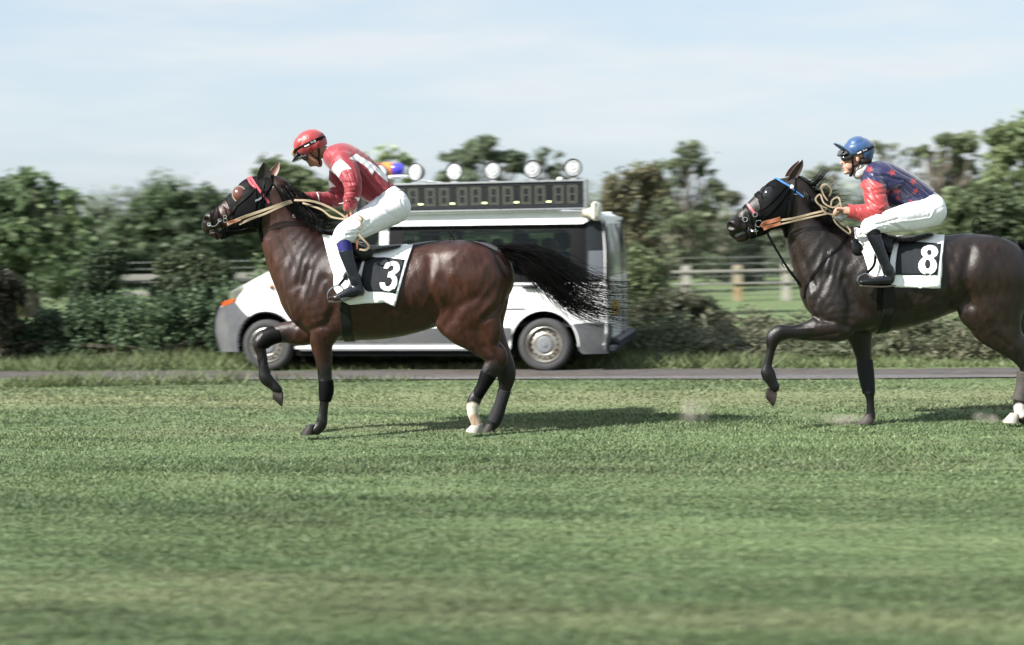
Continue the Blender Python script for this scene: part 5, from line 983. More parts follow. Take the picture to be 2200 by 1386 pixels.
def number_cloth(X, su):
    t = root('saddle_cloth', X['base'], X['label'], 'saddle cloth', 'numbered saddle cloths')
    A, G = proj_patch(su, X['outer'], [], .008, .004, 5, .0085, X['seed'], lift=X.get('lift'))
    o = mk('cloth', A, G, white_cloth, t)
    B = A.copy(); B[:, 1] = 24-B[:, 1]; p = mk('far_cloth', B, [tuple(f)[::-1] for f in G], white_cloth, t)
    s2 = Surf(A, [f for f in G if len(f) == 3]+[(f[0], f[1], f[2]) for f in G if len(f) == 4])
    A2, G2 = proj_patch(s2, X['panel'], [], .003, .002, 5); pn = mk('number_panel', A2, G2, char_cloth, t)
    s3 = Surf(A2, [f if len(f) == 3 else (f[0], f[1], f[2]) for f in G2])
    A3, G3 = proj_patch(s3, X['num'][0], X['num'][1], .003, .0015, 3); mk('number', A3, G3, white_ink, pn)
    return t
number_cloth(dict(base=(-1.1, 11.75, 1.4), label='wrinkled saddle cloth numbered 3 under the red jockey', outer=[(692, 505), (712, 508), (740, 512), (800, 530), (850, 531), (888, 529), (875, 566), (862, 610), (848, 657), (826, 649), (790, 651), (753, 654), (735, 645), (719, 620), (718, 592), (710, 568), (700, 535)], panel=panel3, num=(three, []), seed=2,
   lift=lambda V: .012*np.clip((V[:, 1]-620)/30, 0, 1)+.006*np.sin(V[:, 0]/9)*np.clip((V[:, 1]-600)/50, 0, 1)+.004*np.sin((V[:, 0]+V[:, 1]*.8)/11)*np.clip((840-V[:, 0])/60, 0, 1)), su1)
number_cloth(dict(base=(2.9, 11.75, 1.4), label='smooth flat saddle cloth numbered 8 under the blue jockey', outer=[(1834, 490), (1850, 494), (1880, 500), (1910, 516), (1930, 512), (1993, 507), (2029, 509), (2022, 560), (2018, 619), (1970, 618), (1922, 617), (1897, 600), (1866, 592), (1863, 575), (1855, 550), (1836, 512)], panel=panel8, num=eight(), seed=5,
   lift=lambda V: .010*np.clip((V[:, 1]-590)/25, 0, 1)+.004*np.sin(V[:, 0]/12)*np.clip((V[:, 1]-560)/60, 0, 1)), su2)
def saddle(X, su):
    Y = 12; t = root('saddle', X['base'], X['label'], 'saddle', 'racing saddles')
    s = SDF(X['lo'], X['hi'], .007)
    for rows, k in X['seat']: s.chain(ch(rows, Y), k)
    V, Q = s.mesh(2); mk('seat', V, Q, mat('saddle_leather', (.006, .006, .007), .38, spec=.3, noise=.2, nscale=30), t)
    A, G = proj_patch(su, X['flap'], [], .022, .006, 6); mk('flap', A, G, black_tack, t)
    u0, v0, v1 = X['girth']
    su.wrap((u0, v0), (u0+8, v1), .085, .006, .004, n=70).build('girth', mat('girth_leather', (.010, .010, .010), .5, spec=.25, noise=.25, nscale=12, stretch=(6, 1, .3)), t)
    for nm, pts, w in X['straps']: su.strap(pts, w, .004, .006).build(nm, black_tack, t)
    P = [W(a, b, Y)*[1, 0, 1]+[0, Y, 0] for a, b in X['loop']]; m = MB(); m.tube(resample(P, 26), .0042, 6); m.build('crupper_loop', black_tack, t)
    for sg in (-1, 1):
        m = MB(); yo = X['sty']*-sg*-1; yo = sg*X['sty']
        P = [W(a, b, Y-X['sty'])*[1, 0, 1]+[0, Y+yo+(0 if k % 2 else 0), 0] for k, (a, b) in enumerate(X['stirrup'])]; P = resample(P, 26)
        off = np.zeros_like(P); m.tube(P, .0065, 7); m.build('stirrup', mat('stirrup_iron', (.35, .36, .38), .25, metal=1), t)
        st = [W(a, b, Y-X['sty'])*[1, 0, 1]+[0, Y+yo*f, 0] for a, b, f in X['leather']]; P = resample(st, 14); m = MB(); m.ribbon(P, [(0, sg, 0)]*len(P), .022, .004); m.build('stirrup_leather', black_tack, t)
saddle(dict(base=(-1.2, 12, 1.55), label='small black racing saddle and girth under the red jockey', lo=(-1.6, 11.6, 1.35), hi=(-.6, 12.4, 1.75),
  seat=[([(740, 515, 12, 46), (765, 530, 13, 60), (800, 537, 10, 66), (835, 533, 7, 60), (862, 528, 4, 44)], .01), ([(752, 530, 14, 20, -.2), (775, 545, 16, 14, -.24), (790, 548, 10, 8, -.25)], .03), ([(752, 530, 14, 20, .2), (775, 545, 16, 14, .24)], .03)],
  flap=[(742, 520), (800, 532), (796, 548), (778, 566), (770, 590), (756, 590), (746, 560)], girth=(744, 540, 735),
  straps=[('girth_strap', [(757, 600), (752, 640), (748, 655)], .03), ('back_strap', [(862, 530), (890, 530), (920, 524), (950, 519), (975, 517), (1010, 520), (1045, 532), (1072, 548), (1088, 570)], .013)],
  loop=[(968, 517), (966, 510), (971, 504), (976, 496), (974, 489), (968, 487), (963, 491), (964, 499), (970, 507), (976, 513), (974, 518)], sty=.345,
  stirrup=[(704, 640), (704, 630), (712, 620), (722, 614), (730, 614), (737, 620), (738, 632), (732, 640), (718, 646), (706, 645), (704, 640)], leather=[(752, 560, .80), (745, 590, .90), (728, 614, 1.0)]), su1)
saddle(dict(base=(2.9, 12, 1.55), label='small black racing saddle and girth under the blue and red jockey', lo=(2.5, 11.6, 1.38), hi=(3.5, 12.4, 1.8),
  seat=[([(1860, 498, 12, 46), (1890, 510, 13, 60), (1930, 517, 8, 66), (1965, 512, 6, 60), (1995, 504, 4, 44)], .01), ([(1890, 512, 14, 20, -.2), (1905, 530, 14, 14, -.24)], .03), ([(1890, 512, 14, 20, .2), (1905, 530, 14, 14, .24)], .03), ([(1836, 520, 9, 5, -.19), (1842, 536, 13, 5, -.20)], .02)],
  flap=[(1878, 506), (1914, 514), (1920, 530), (1912, 560), (1908, 585), (1898, 585), (1888, 540)], girth=(1885, 515, 712),
  straps=[('girth_strap', [(1892, 605), (1890, 640), (1889, 665)], .04), ('back_strap', [(1995, 506), (2030, 507), (2060, 504), (2095, 500), (2130, 506), (2170, 516), (2200, 530)], .013)],
  loop=[(2096, 498), (2092, 488), (2090, 478), (2095, 471), (2101, 470), (2106, 475), (2105, 484), (2100, 494), (2110, 499), (2128, 498), (2140, 492), (2146, 486)], sty=.35,
  stirrup=[(1842, 604), (1844, 596), (1852, 590), (1862, 588), (1872, 594), (1872, 604), (1862, 612), (1848, 611), (1842, 604)], leather=[(1886, 545, .80), (1880, 570, .90), (1862, 588, 1.0)]), su2)

# ------------------------------------------------------------ the riders
skin_m = mat('skin', attr=True, rough=.5, spec=.4, noise=.06, nscale=30); skin_m.node_tree.nodes['Principled BSDF'].inputs['Subsurface Weight'].default_value = .08
skin_m.node_tree.nodes['Principled BSDF'].inputs['Subsurface Scale'].default_value = .02
def fist(s, wr, d, n, sd, k=.006, sc=1.0):     # wrist point, forearm direction, curl direction, across-knuckle direction
    wr, d, n, sd = map(lambda a: np.array(a, float), (wr, d, n, sd)); pe = wr+d*.060*sc
    R = lambda p, r: [p[0], p[1], p[2], r, r]
    for a in (-.024, -.008, .008, .024): s.chain([R(wr+sd*a*.7, .013*sc), R(pe+sd*a, .0125*sc)], .010, steps=2)
    for i, (a, l) in enumerate(((-.029, .86), (-.010, 1), (.010, .96), (.028, .78))):
        b = pe+sd*a; p1 = b+(d*.026+n*.016)*l; p2 = p1+(n*.026-d*.008)*l; p3 = p2-(d*.022-n*.002)*l
        s.chain([R(b, .0098), R(p1, .0092), R(p2, .0086), R(p3, .0078)], .003, steps=2)
    b = wr+d*.022-sd*.020; s.chain([R(b, .012), R(b+d*.022+n*.022-sd*.008, .0105), R(b+d*.036+n*.040+sd*.006, .0088)], .006, steps=2)
def rider(X):
    Y = 12; t = root('person', X['base'], X['label'], 'person', 'jockeys riding')
    lo, hi = X['lo'], X['hi']
    def build(keys, inf, h=.0068, clips=(), k=.02, extra=None, disp=None):
        s = SDF(lo, hi, h)
        for kk in keys:
            for rows in X[kk]: s.chain(ch(rows, Y), k if kk not in ('face', 'nose') else .008, inf=inf-(.010 if inf < 0 and kk in ('torso', 'nthigh', 'fthigh') else 0))
        if extra: extra(s)
        for c in clips: s.pclip(c)
        V, Q = s.mesh(2)
        if disp is not None: Nn = normals(V, Q); V = V+Nn*disp(V, toxz(V), Nn)[:, None]
        return V, Q
    def face_extra(s):
        for (u, v, ru, rv, ry, ang, yo) in X['faceells']: p = W(u, v, Y+yo); kk = 12*KP; s.ell((p[0], Y+yo, p[2]), (ru*kk, ry*kk, rv*kk), ang, .006)
        for (u, v, ru, rv, ry, ang, yo) in X['facecuts']: p = W(u, v, Y+yo); kk = 12*KP; s.ell((p[0], Y+yo, p[2]), (ru*kk, ry*kk, rv*kk), ang, .004, True)
        for f in X['fists']:
            p = W(f[0], f[1], Y+f[2]); p[1] = Y+f[2]; fist(s, p, *f[3:])
    V, Q = build(['torso', 'neck', 'skull', 'face', 'narm', 'farm', 'nthigh', 'fthigh', 'nshin', 'fshin'], -.004, .0062, extra=face_extra)
    uv = toxz(V); C = np.tile(X['skin'], (len(V), 1)).astype(float); 
    for (a, b, r_, c) in X['tints']: w = np.clip((r_-np.hypot(uv[:, 0]-a, uv[:, 1]-b))/2.5, 0, 1)[:, None]*.8; C = C*(1-w)+np.array(c)*w
    mk('body', V, Q, skin_m, t, True, C)
    def folds(V, uv, Nn):
        D = sn(V, 6, 2)*.004
        for (pl, w, d) in X['shirtfolds']: D += d*np.exp(-(seglines(uv, pl)/w)**2)
        th = X['foldang']; s_ = uv[:, 0]*math.cos(th)+uv[:, 1]*math.sin(th); 
        for o_, wl, am in ((3, 5.2, .0085), (8, 3.4, .0055)):
            wp = s_/wl+1.8*sn(np.c_[uv/38., uv[:, :1]*0], 1, o_); D -= am*(1-np.abs(np.sin(wp)))**2.2*np.clip(sn(np.c_[uv/26., uv[:, :1]*0], 1, o_+4)+.5, 0, 1.1)*np.clip(-Nn[:, 1]*2, .3, 1)
        return D
    V, Q = build(['torso', 'narm', 'farm'], .013, .0062, X['shirtclip'], k=.012, disp=folds)
    # sleeves end before the wrists
    uv = toxz(V); keep = np.ones(len(V), bool)
    for (a, b, r_) in X['cuffcut']: keep &= np.hypot(uv[:, 0]-a, uv[:, 1]-b) > r_
    Q = Q[keep[Q].all(1)]
    Cc = X['shirtcolor'](uv, V)
    shm = mat('silk', attr=True, rough=X['silkrough'], spec=.5, bump=.25, bscale=90, sheen=.2)
    mk('shirt', V, Q, shm, t, True, Cc); sS = Surf(V, Q)
    for nm, pts, w, mm in X['shirtstraps']: sS.strap(pts, w, .003, .002).build(nm, mm, t)
    def bfold(V, uv, Nn):
        D = sn(V, 5, 7)*.002; c4 = uv[:, 0]*.5+uv[:, 1]*.86; D -= .0035*(1-np.abs(np.sin(c4/5.5+1.8*sn(np.c_[uv/40., uv[:, :1]*0], 1, 5))))**3*np.clip(sn(np.c_[uv/24., uv[:, :1]*0], 1, 11)+.2, 0, 1)
        for (pl, w, d) in X['breechfolds']: D += 2.0*d*np.exp(-(seglines(uv, pl)/w)**2)
        return D
    V, Q = build(['pelvis', 'nthigh', 'fthigh'], .006, .0066, X['breechclip'], k=.025, disp=bfold)
    mk('breeches', V, Q, mat('white_breeches', (.80, .80, .83), .7, spec=.25, bump=.25, bscale=40, noise=.03), t)
    for nm, keys, inf, clips, mm in X['legs']:
        for side in ('n', 'f'):
            rows = X[side+'shin']; a = np.vstack([ch(r, Y) for r in rows]); 
            if nm == 'sock': rows = rows[:1]
            s = SDF(a[:, :3].min(0)-.12, a[:, :3].max(0)+.12, .0062)
            for r in rows: s.chain(ch(r, Y), .012, inf=inf)
            if nm == 'boot':
                for r in X[side+'foot']: s.chain(ch(r, Y), .012, inf=.002)
            for c in clips: s.pclip(c)
            V, Q = s.mesh(2)
            if len(Q) == 0: continue
            uv = toxz(V); Nn = normals(V, Q); V = V+Nn*(sn(V, 12, 5)*.0016*np.clip((uv[:, 1]-X['ankle'])/8, 0, 1)*2.2)[:, None]
            b = mk(nm, V, Q, mm, t)
            if nm == 'boot':
                m = MB(); P = [W(u, v, Y+(1 if side == 'f' else -1)*.34)*[1, 0, 1]+[0, Y+(1 if side == 'f' else -1)*.35, 0] for u, v in X['sole']]; m.ribbon(resample(P, 10), [(0, 0, 1)]*10, .075, -.010); m.build('sole', mat('boot_sole', (.10, .09, .07), .7), b)
    # helmet with silk, band and peak
    h = root_part('helmet', t)
    s = SDF(lo, hi, .0062)
    for (u, v, ru, rv, ry, ang, yo) in X['helmet']: p = W(u, v, Y); kk = 12*KP; s.ell((p[0], Y, p[2]), (ru*kk, ry*kk, rv*kk), ang, .02)
    for c in X['helmclip']: s.pclip(c)
    V, Q = s.mesh(2); Nn = normals(V, Q); uv = toxz(V); rd = seglines(uv, X['bandpx']); D = sn(V, 14, 9)*.0022-.0065*(1-np.abs(sn(V*np.array([1, .6, 1.6]), 11, 4)))**3+np.sin((uv[:, 0]*.9-uv[:, 1]*.2)/2.3+2*sn(V, 8, 1))*.0022*np.exp(-(rd/9)**2)-.004*np.exp(-(rd/3)**2)
    V = V+Nn*D[:, None]; cv = mk('silk_cover', V, Q, X['silk'], h); sh = Surf(V, Q)
    m = MB(); sh.strap(X['bandpx'], .018, .003, .001, mb=m); sh.wrap(X['bandpx'][0], X['bandpx'][-1], .018, .003, .001, mb=m, rng=(0, PI*2)); bd = m.build('band', black_tack, h)
    A = X['bandpx'][0]; B = X['bandpx'][-1]
    la = lambda f: (A[0]+(B[0]-A[0])*f, A[1]+(B[1]-A[1])*f)
    m = MB(); sh.strap([la(X['tab'][0]), la(X['tab'][1])], .010, .002, .005, n=5, mb=m); m.build('white_tab', mat('tab_white', (.8, .8, .8), .6), bd)
    # lettering on the band
    cu = bpy.data.curves.new('lettering', 'FONT'); cu.body = 'TKO'; cu.size = 1; cu.offset = .02; ob = bpy.data.objects.new('tmp', cu); S.collection.objects.link(ob)
    dg = bpy.context.evaluated_depsgraph_get(); me = ob.evaluated_get(dg).to_mesh(); tv = np.array([v.co[:] for v in me.vertices]); tf = [tuple(p.vertices) for p in me.polygons]; ob.evaluated_get(dg).to_mesh_clear(); bpy.data.objects.remove(ob)
    a0 = np.array(la(X['word'][0])); a1 = np.array(la(X['word'][1])); e = (a1-a0); wd = tv[:, 0].max(); e1 = e/np.linalg.norm(e); e2 = np.array([e1[1], -e1[0]]); sc = np.linalg.norm(e)/wd
    P = []
    for x, y, z in tv: q = a0+e1*x*sc+e2*(y*sc*1.1-1.2); P.append(sh.px(q[0], q[1], .006)[0])
    mk('lettering', np.array(P), tf, mat('letter_white', (.8, .8, .8), .6), bd, False)
    for nm, rows, mm, cut in X['peak']:
        s = SDF(lo, hi, .0052)
        for r in rows: s.chain(ch(r, Y), .006)
        for (a, b) in cut: A_ = W(*a, Y); B_ = W(*b, Y); d = B_-A_; s.clip(A_, (d[2], 0, -d[0]))
        V, Q = s.mesh(1)
        if len(Q): mk(nm, V, Q, mm, h)
    for nm, pts, r in X['helmstraps']:
        for sg in (-1, 1):
            m = MB(); P = [W(u, v, Y-.07)*[1, 0, 1]+[0, Y+sg*-1*y, 0] for u, v, y in pts]; m.tube(resample(P, 14), r, 6); m.build(nm, black_tack, h)
    if X.get('goggles'):
        s = SDF(lo, hi, .005)
        for r in X['goggles']: s.chain(ch(r, Y), .006)
        V, Q = s.mesh(1); mk('goggles', V, Q, lens_blk, t)
    for nm, rows, mm, clips in X.get('extras', []):
        s = SDF(lo, hi, .006)
        for r in rows: s.chain(ch(r, Y), .006)
        for (a, b) in clips: A_ = W(*a, Y); B_ = W(*b, Y); d = B_-A_; s.clip(A_, (d[2], 0, -d[0]))
        V, Q = s.mesh(2); V = V+normals(V, Q)*(sn(V, 25, 4)*.002)[:, None]; mk(nm, V, Q, mm, t)
    return t
def root_part(name, parent):
    o = bpy.data.objects.new(name, None); S.collection.objects.link(o); o.parent = parent; BASE[o.name] = BASE[parent.name]; return o
RED = (.235, .017, .027); WHT = (.80, .79, .79)
def redshirt(uv, V):
    C = np.tile(RED, (len(uv), 1)).astype(float); nearm = V[:, 1] < 12.02
    def P(poly, c, m=None):
        k = inpoly(uv, poly)
        if m is not None: k &= m
        C[k] = c
    P([(711, 366), (718, 352), (731, 342), (742, 350), (755, 363), (744, 363), (734, 367), (729, 376), (726, 390), (718, 382)], WHT, nearm)
    P([(705, 388), (708, 388), (721, 401), (705, 404)], WHT)
    P([(751, 341), (765, 330), (802, 352), (832, 376), (833, 392), (804, 366), (800, 376), (786, 358), (770, 347)], WHT)
    P([(686, 345), (690, 312), (704, 306), (708, 313), (697, 325), (689, 340)], WHT)
    P([(762, 424), (778, 425), (770, 432)], WHT)
    return C
greyrub = mat('smoke_visor', (.05, .05, .055), .25, spec=.5)
J1 = dict(base=(-1.25, 12, 1.0), lo=(-1.95, 11.5, 1.0), hi=(-.72, 12.5, 2.5), label='jockey in red silks with a white star, looking down, on the bay horse',
  torso=[[(842, 442, 30, 40), (818, 412, 28, 38), (778, 372, 33, 46), (742, 345, 33, 52), (722, 338, 24, 42)], [(806, 418, 20, 32), (780, 402, 20, 34)]],
  pelvis=[[(845, 438, 32, 42), (822, 416, 28, 38)]],
  neck=[[(716, 334, 17, 17), (698, 328, 15, 14), (684, 320, 15, 15)]],
  skull=[[(660, 314, 24, 20), (672, 316, 25, 20)]], face=[[(660, 328, 17, 17), (672, 342, 14, 15), (684, 349, 10, 11)]],
  faceells=[(666, 352, 8, 3.6, 3.4, -.95, 0), (667, 356, 3.6, 2.8, 3.6, -.6, 0), (675, 355, 3.4, 3, 6, 0, 0), (680, 356, 3, 2.6, 5.5, 0, 0), (687, 355, 5.5, 4.5, 7, .2, 0), (677, 322, 4.5, 7, 2.4, -.5, -.070), (677, 322, 4.5, 7, 2.4, -.5, .070)],
  facecuts=[(657, 341, 4.5, 3.5, 4.5, -.6, -.035), (657, 341, 4.5, 3.5, 4.5, -.6, .035), (678, 357, 1.2, 1.6, 6, .4, 0)], tints=[(677, 357, 4, (.32, .12, .10)), (677, 322, 3, (.38, .15, .11)), (657, 342, 5, (.05, .03, .03))],
  skin=(.30, .15, .105),
  narm=[[(738, 350, 22, 20, -.17), (752, 378, 19, 18, -.25), (759, 400, 16, 16, -.28), (755, 425, 14, 14, -.27), (750, 446, 11, 11, -.25)]],
  farm=[[(735, 352, 22, 20, .15), (728, 390, 17, 17, .18), (728, 420, 16, 16, .18), (705, 430, 14, 14, .12), (675, 426, 11, 11, .02), (655, 426, 9, 9, -.03)]],
  nthigh=[[(848, 446, 33, 34, -.10), (820, 458, 31, 30, -.16), (780, 482, 27, 25, -.25), (745, 500, 23, 21, -.30), (736, 510, 20, 19, -.31)]],
  fthigh=[[(846, 448, 33, 34, .10), (820, 460, 31, 30, .16), (780, 482, 27, 25, .25), (745, 500, 23, 21, .30), (736, 510, 20, 19, .31)]],
  nshin=[[(737, 512, 15, 16, -.315), (743, 540, 13.8, 14, -.335), (754, 575, 10.8, 12, -.345), (763, 605, 9, 9, -.35)]],
  fshin=[[(737, 512, 15, 16, .315), (743, 540, 13.8, 14, .335), (754, 575, 10.8, 12, .345), (763, 605, 9, 9, .35)]],
  nfoot=[[(765, 600, 12, 10, -.35), (768, 620, 12, 10, -.35), (750, 628, 11, 11, -.355), (728, 637, 8, 12, -.36), (710, 642, 5, 9, -.36)], [(768, 622, 10, 10, -.35), (776, 628, 7, 9, -.35)]],
  ffoot=[[(765, 600, 12, 10, .35), (768, 620, 12, 10, .35), (750, 628, 11, 11, .355), (728, 637, 8, 12, .36), (710, 642, 5, 9, .36)]],
  sole=[(706, 647), (730, 646), (755, 640), (782, 630)], ankle=592,
  legs=[('sock', 1, .006, [((720, 543), (780, 536)), ((790, 508), (720, 508))], mat('navy_sock', (.018, .018, .12), .7, spec=.3)), ('boot', 1, .008, [((785, 532), (722, 540))], mat('black_boot', (.007, .009, .014), .26, spec=.5))],
  fists=[(656, 425, -.03, (-1, -.1, -.05), (-.1, -.5, -.8), (0, -.75, .6)), (751, 447, -.25, (.25, 0, -.95), (-.9, -.2, -.2), (.1, -.95, 0))],
  shirtclip=[((795, 436), (850, 398)), ], cuffcut=[(640, 427, 16), (752, 462, 13)],
  shirtcolor=redshirt, silkrough=.55, foldang=-.55,
  shirtfolds=[([(732, 360), (745, 385), (745, 410)], 3, -.006), ([(760, 350), (790, 385), (815, 420)], 3, .004), ([(775, 355), (805, 395), (835, 405)], 2.5, -.004), ([(750, 372), (790, 405), (810, 425)], 3, -.005), ([(730, 392), (760, 392)], 2, -.005), ([(735, 402), (765, 398)], 2, .004), ([(735, 414), (765, 412)], 2, -.005), ([(738, 425), (764, 422)], 2, .004), ([(740, 437), (762, 434)], 2, -.004), ([(690, 415), (700, 440)], 2, -.004), ([(705, 412), (716, 440)], 2.5, .005), ([(716, 410), (724, 435)], 2, -.004)],
  shirtstraps=[('cuff_piping', [(681, 414), (684, 422), (685, 431)], .008, white_cloth), ('cuff_piping', [(729, 436), (736, 442), (745, 430)], .007, white_cloth)],
  breechclip=[((852, 394), (797, 432)), ((790, 512), (720, 500))] if False else [((852, 396), (797, 434))],
  breechfolds=[([(745, 505), (775, 503), (800, 490)], 2.5, -.004), ([(800, 445), (830, 455), (850, 470)], 4, -.003), ([(735, 495), (765, 490), (790, 470)], 3, .003), ([(862, 430), (872, 460), (860, 485)], 2, -.003), ([(805, 440), (815, 420)], 3, -.004), ([(815, 440), (825, 418)], 2.5, .003)],
  helmet=[(666, 308, 36, 29, 29, .42, 0), (682, 313, 20, 22, 26, .3, 0)], helmclip=[((636, 350), (706, 308))], bandpx=[(652, 316), (668, 309), (684, 302), (698, 294)], tab=(.05, .28), word=(.34, .58),
  silk=mat('red_silk', (.28, .024, .026), .42, spec=.5, sheen=.3, bump=.2, bscale=60),
  peak=[('peak', [[(640, 334, 5, 24), (634, 342, 3, 22), (630, 347, 2, 15)], [(660, 336, 4, 24), (645, 340, 3.5, 24), (631, 347, 2, 16)]], greyrub, []), ('visor', [[(634, 322, 4, 20), (632, 330, 4, 22), (636, 336, 4, 24)]], mat('amber_visor', (.20, .11, .04), .15, spec=.6, coat=.5), [])],
  helmstraps=[('chin_strap', [(684, 316, .072), (686, 328, .070), (684, 342, .055), (686, 354, .02)], .0065), ('ear_strap', [(664, 326, .070), (674, 336, .072), (684, 342, .060)], .0055)],
  goggles=[[(649, 336, 5, 9, -.035), (656, 341, 5, 6, -.055)], [(649, 336, 5, 9, .035), (656, 341, 5, 6, .055)]])
BLU = (.0075, .008, .050)
def star(c, r, a, sx=1): return [(c[0]+sx*(r if k % 2 == 0 else r*.42)*math.cos(a+k*PI/5), c[1]+(r if k % 2 == 0 else r*.42)*math.sin(a+k*PI/5)) for k in range(10)]
def blueshirt(uv, V):
    C = np.tile(BLU, (len(uv), 1)).astype(float)
    for c, r, a, sx in (((1868, 364), 11, .3, 1), ((1917, 371), 10, .6, 1.2), ((1962, 390), 11, .5, 1), ((1926, 411), 11, -.2, 1.1), ((1967, 411), 9, .2, 1), ((1929, 426), 8, .1, 1.1), ((1957, 433), 7, .4, 1), ((1945, 452), 7, 0, 1)): C[inpoly(uv, star(c, r*.88, a, sx))] = (.26, .025, .030)
    C[inpoly(uv, [(1846, 397), (1856, 386), (1870, 385), (1893, 394), (1911, 412), (1905, 425), (1912, 440), (1908, 462), (1880, 485), (1820, 475), (1812, 440), (1850, 436)])] = (.31, .034, .036)
    return C
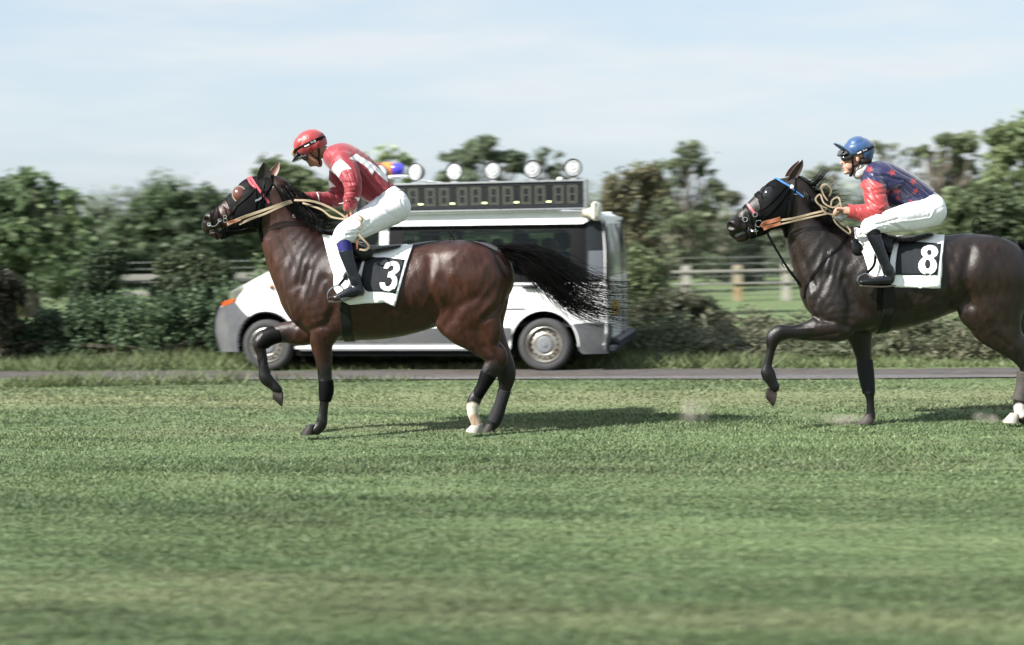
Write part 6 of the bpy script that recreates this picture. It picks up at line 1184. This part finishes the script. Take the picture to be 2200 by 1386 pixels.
J2 = dict(base=(3.0, 12, 1.0), lo=(2.35, 11.5, 1.05), hi=(3.55, 12.5, 2.45), label='jockey in blue silks with red stars and goggles, on the dark horse',
  torso=[[(1998, 448, 34, 42), (1972, 422, 28, 40), (1930, 400, 33, 46), (1893, 384, 34, 52), (1876, 376, 25, 42)], [(1958, 430, 20, 32), (1928, 424, 21, 34), (1905, 412, 20, 36)]],
  pelvis=[[(1996, 448, 33, 42), (1975, 426, 28, 40)]],
  neck=[[(1872, 370, 16, 17), (1862, 362, 15, 14), (1852, 350, 15, 15)]],
  skull=[[(1840, 325, 25, 20), (1848, 328, 26, 20)]], face=[[(1830, 340, 20, 16), (1828, 352, 17, 15), (1826, 362, 13, 11), (1823, 366, 9, 9)]],
  faceells=[(1811, 345, 3.2, 9, 3.4, .32, 0), (1807, 351, 3.6, 2.8, 3.8, 0, 0), (1812, 360, 3, 2.4, 6, 0, 0), (1813, 364, 3, 2.4, 5.5, 0, 0), (1817, 371, 5, 4.5, 7, 0, 0), (1843, 342, 4.5, 7, 2.4, .2, -.070), (1843, 342, 4.5, 7, 2.4, .2, .070), (1825, 356, 9, 9, 3, 0, -.045)],
  facecuts=[(1810, 362, 4, 1.0, 7, 0, 0)], tints=[(1811, 361, 4, (.42, .15, .13)), (1826, 364, 7, (.40, .24, .18))],
  skin=(.46, .27, .20),
  narm=[[(1876, 395, 22, 20, -.17), (1882, 425, 20, 19, -.25), (1886, 452, 18, 17, -.28), (1868, 460, 17, 16, -.28), (1845, 457, 13, 13, -.27), (1818, 453, 10, 10, -.26)]],
  farm=[[(1876, 395, 22, 20, .15), (1880, 425, 19, 18, .2), (1884, 450, 17, 16, .22), (1845, 456, 13, 13, .12), (1815, 450, 9, 9, .02)]],
  nthigh=[[(2000, 454, 32, 34, -.10), (1965, 462, 31, 29, -.17), (1920, 470, 27, 25, -.26), (1880, 480, 21, 21, -.30), (1870, 488, 19, 19, -.31)]],
  fthigh=[[(1998, 454, 32, 34, .10), (1965, 462, 31, 29, .17), (1920, 470, 27, 25, .26), (1880, 480, 21, 21, .30), (1870, 488, 19, 19, .31)]],
  nshin=[[(1871, 489, 14.5, 16, -.315), (1880, 512, 12.8, 14, -.335), (1893, 545, 10.3, 12, -.345), (1907, 582, 9, 9, -.35)]],
  fshin=[[(1871, 489, 14.5, 16, .315), (1880, 512, 12.8, 14, .335), (1893, 545, 10.3, 12, .345), (1907, 582, 9, 9, .35)]],
  nfoot=[[(1908, 580, 12, 10, -.35), (1912, 600, 10, 10, -.35), (1890, 602, 9, 11, -.355), (1866, 604, 8, 12, -.36), (1850, 606, 5, 9, -.36)]],
  ffoot=[[(1908, 580, 12, 10, .35), (1912, 600, 10, 10, .35), (1890, 602, 9, 11, .355), (1866, 604, 8, 12, .36), (1850, 606, 5, 9, .36)]],
  sole=[(1848, 612), (1875, 614), (1900, 614), (1922, 612)], ankle=575,
  legs=[('sock', 1, .006, [((1840, 508), (1905, 500)), ((1910, 484), (1850, 482))], mat('black_sock', (.006, .006, .007), .8, spec=.1)), ('boot', 1, .006, [((1905, 494), (1850, 503))], mat('black_boot_polished', (.006, .007, .010), .22, spec=.5))],
  fists=[(1817, 452, -.26, (-1, 0, .12), (-.25, -.2, -.95), (0, -.9, .4)), (1812, 448, .0, (-1, 0, .12), (-.25, .2, -.95), (0, .9, .4))],
  shirtclip=[((1958, 447), (2006, 408))], cuffcut=[(1808, 452, 17)],
  shirtcolor=blueshirt, silkrough=.42, foldang=-.9,
  shirtfolds=[([(1868, 376), (1900, 378), (1935, 388)], 2.5, -.006), ([(1865, 370), (1900, 372), (1940, 384)], 3, .006), ([(1905, 400), (1930, 395), (1940, 390)], 4, .007), ([(1910, 412), (1935, 400)], 3, -.008), ([(1850, 400), (1875, 405), (1900, 400)], 3, .007), ([(1852, 410), (1880, 418), (1905, 415)], 3, -.007), ([(1870, 440), (1890, 448), (1905, 440)], 3, .007), ([(1855, 445), (1880, 460), (1895, 470)], 2.5, -.006), ([(1850, 452), (1868, 468), (1885, 480)], 3, .006), ([(1835, 440), (1842, 460)], 2.5, -.005), ([(1910, 430), (1950, 425), (1975, 415)], 3, -.006), ([(1920, 440), (1960, 432)], 3, .005)],
  shirtstraps=[],
  breechclip=[[((2006, 402), (1958, 444)), ((1965, 431), (1900, 447))]],
  breechfolds=[([(1870, 485), (1895, 480), (1930, 470)], 2.5, -.004), ([(1890, 455), (1910, 480), (1930, 490)], 2.5, -.004), ([(1900, 450), (1920, 475), (1945, 490)], 3, .003), ([(1990, 440), (2008, 450), (1998, 468), (1960, 474), (1930, 476)], 1.6, .003), ([(1975, 432), (1985, 445)], 3, -.003), ([(1880, 470), (1900, 488)], 2.5, -.004)],
  helmet=[(1845, 322, 33, 29, 29, -.08, 0), (1856, 330, 20, 25, 27, 0, 0)], helmclip=[[((1810, 337), (1850, 331)), ((1848, 331), (1862, 358))], ((1850, 356), (1900, 352))], bandpx=[(1841, 330), (1852, 325), (1864, 320), (1875, 316)], tab=(.02, .28), word=(.36, .62),
  silk=mat('blue_silk', (.018, .062, .165), .42, spec=.5, sheen=.3, bump=.25, bscale=60),
  peak=[('peak', [[(1826, 330, 4, 24), (1812, 320, 3.2, 23), (1800, 312, 2.4, 20), (1793, 308, 1.6, 13)]], mat('blue_peak', (.10, .16, .27), .5), []), ('visor', [[(1806, 326, 4, 20), (1803, 333, 3, 20)], [(1815, 330, 6, 23), (1806, 334, 3, 21)]], greyrub, [])],
  helmstraps=[('chin_strap', [(1832, 336, .074), (1832, 350, .070), (1834, 364, .052), (1832, 378, .02)], .008), ('ear_strap', [(1850, 348, .070), (1842, 354, .070), (1834, 360, .058)], .0055)],
  goggles=[[(1811, 337, 5, 8, -.030), (1815, 341, 6.5, 7, -.045), (1826, 337, 6, 4, -.066)], [(1811, 337, 5, 8, .030), (1815, 341, 6.5, 7, .045), (1826, 337, 6, 4, .066)]],
  extras=[('neck_scarf', [[(1852, 364, 15, 16), (1846, 372, 14, 16)], [(1856, 358, 16, 16), (1860, 366, 17, 18)]], mat('grey_white_scarf', (.52, .50, .48), .8, noise=.5, nscale=40), []), ('hair', [[(1852, 345, 13, 21), (1860, 345, 13, 20)]], mat('dark_hair', (.02, .015, .012), .6), [])])
rider(J1); rider(J2)
# ------------------------------------------------------------ dust kicked up by the hooves
def dust(u, v, w, h, lab, dens):
    b = Gd(u, v); r = (w, .25, h); me = MB(); n = 14; V = []
    for i in range(n+1):
        a = -PI/2+PI*i/n
        for j in range(20): q = 2*PI*j/20; V.append((b[0]+r[0]*math.cos(a)*math.cos(q), b[1]+r[1]*math.cos(a)*math.sin(q), .03+h*(1+math.sin(a))*.9))
    me.add(V, [(i*20+j, i*20+(j+1) % 20, (i+1)*20+(j+1) % 20, (i+1)*20+j) for i in range(n) for j in range(20)])
    m = bpy.data.materials.new('dust'); m.use_nodes = True; t = m.node_tree; t.nodes.clear(); L = t.links.new
    o = N(t, 'ShaderNodeOutputMaterial'); vo = N(t, 'ShaderNodeVolumePrincipled'); vo.inputs['Color'].default_value = (.68, .62, .52, 1)
    c = N(t, 'ShaderNodeTexCoord'); nz = N(t, 'ShaderNodeTexNoise', i_Scale=9.0, i_Detail=3.0); L(c.outputs['Object'], nz.inputs['Vector'])
    gr = N(t, 'ShaderNodeTexGradient', gradient_type='SPHERICAL'); mp = N(t, 'ShaderNodeMapping'); mp.inputs['Location'].default_value = (-1, -1, -1); mp.inputs['Scale'].default_value = (2, 2, 2); L(c.outputs['Generated'], mp.inputs[0]); L(mp.outputs[0], gr.inputs[0])
    m1 = N(t, 'ShaderNodeMath', operation='SUBTRACT'); m1.inputs[1].default_value = .42; L(nz.outputs['Fac'], m1.inputs[0]); m2 = N(t, 'ShaderNodeMath', operation='MULTIPLY'); L(m1.outputs[0], m2.inputs[0]); L(gr.outputs['Fac'], m2.inputs[1])
    m3 = N(t, 'ShaderNodeMath', operation='MULTIPLY'); m3.inputs[1].default_value = dens; m3.use_clamp = False; L(m2.outputs[0], m3.inputs[0]); m4 = N(t, 'ShaderNodeMath', operation='MAXIMUM'); m4.inputs[1].default_value = 0; L(m3.outputs[0], m4.inputs[0]); L(m4.outputs[0], vo.inputs['Density']); L(vo.outputs[0], o.inputs['Volume'])
    ob = me.build('dust_puff', m); ob['label'] = lab; ob['category'] = 'dust'; ob['kind'] = 'stuff'
dust(1492, 922, .16, .13, 'small puff of dust hanging over the turf between the two horses', 27)
dust(1815, 922, .26, .055, 'low puff of dust behind the planted foreleg of the second horse', 27)
dust(2120, 918, .12, .05, 'faint puff of dust by the hind hoof at the right edge', 27)
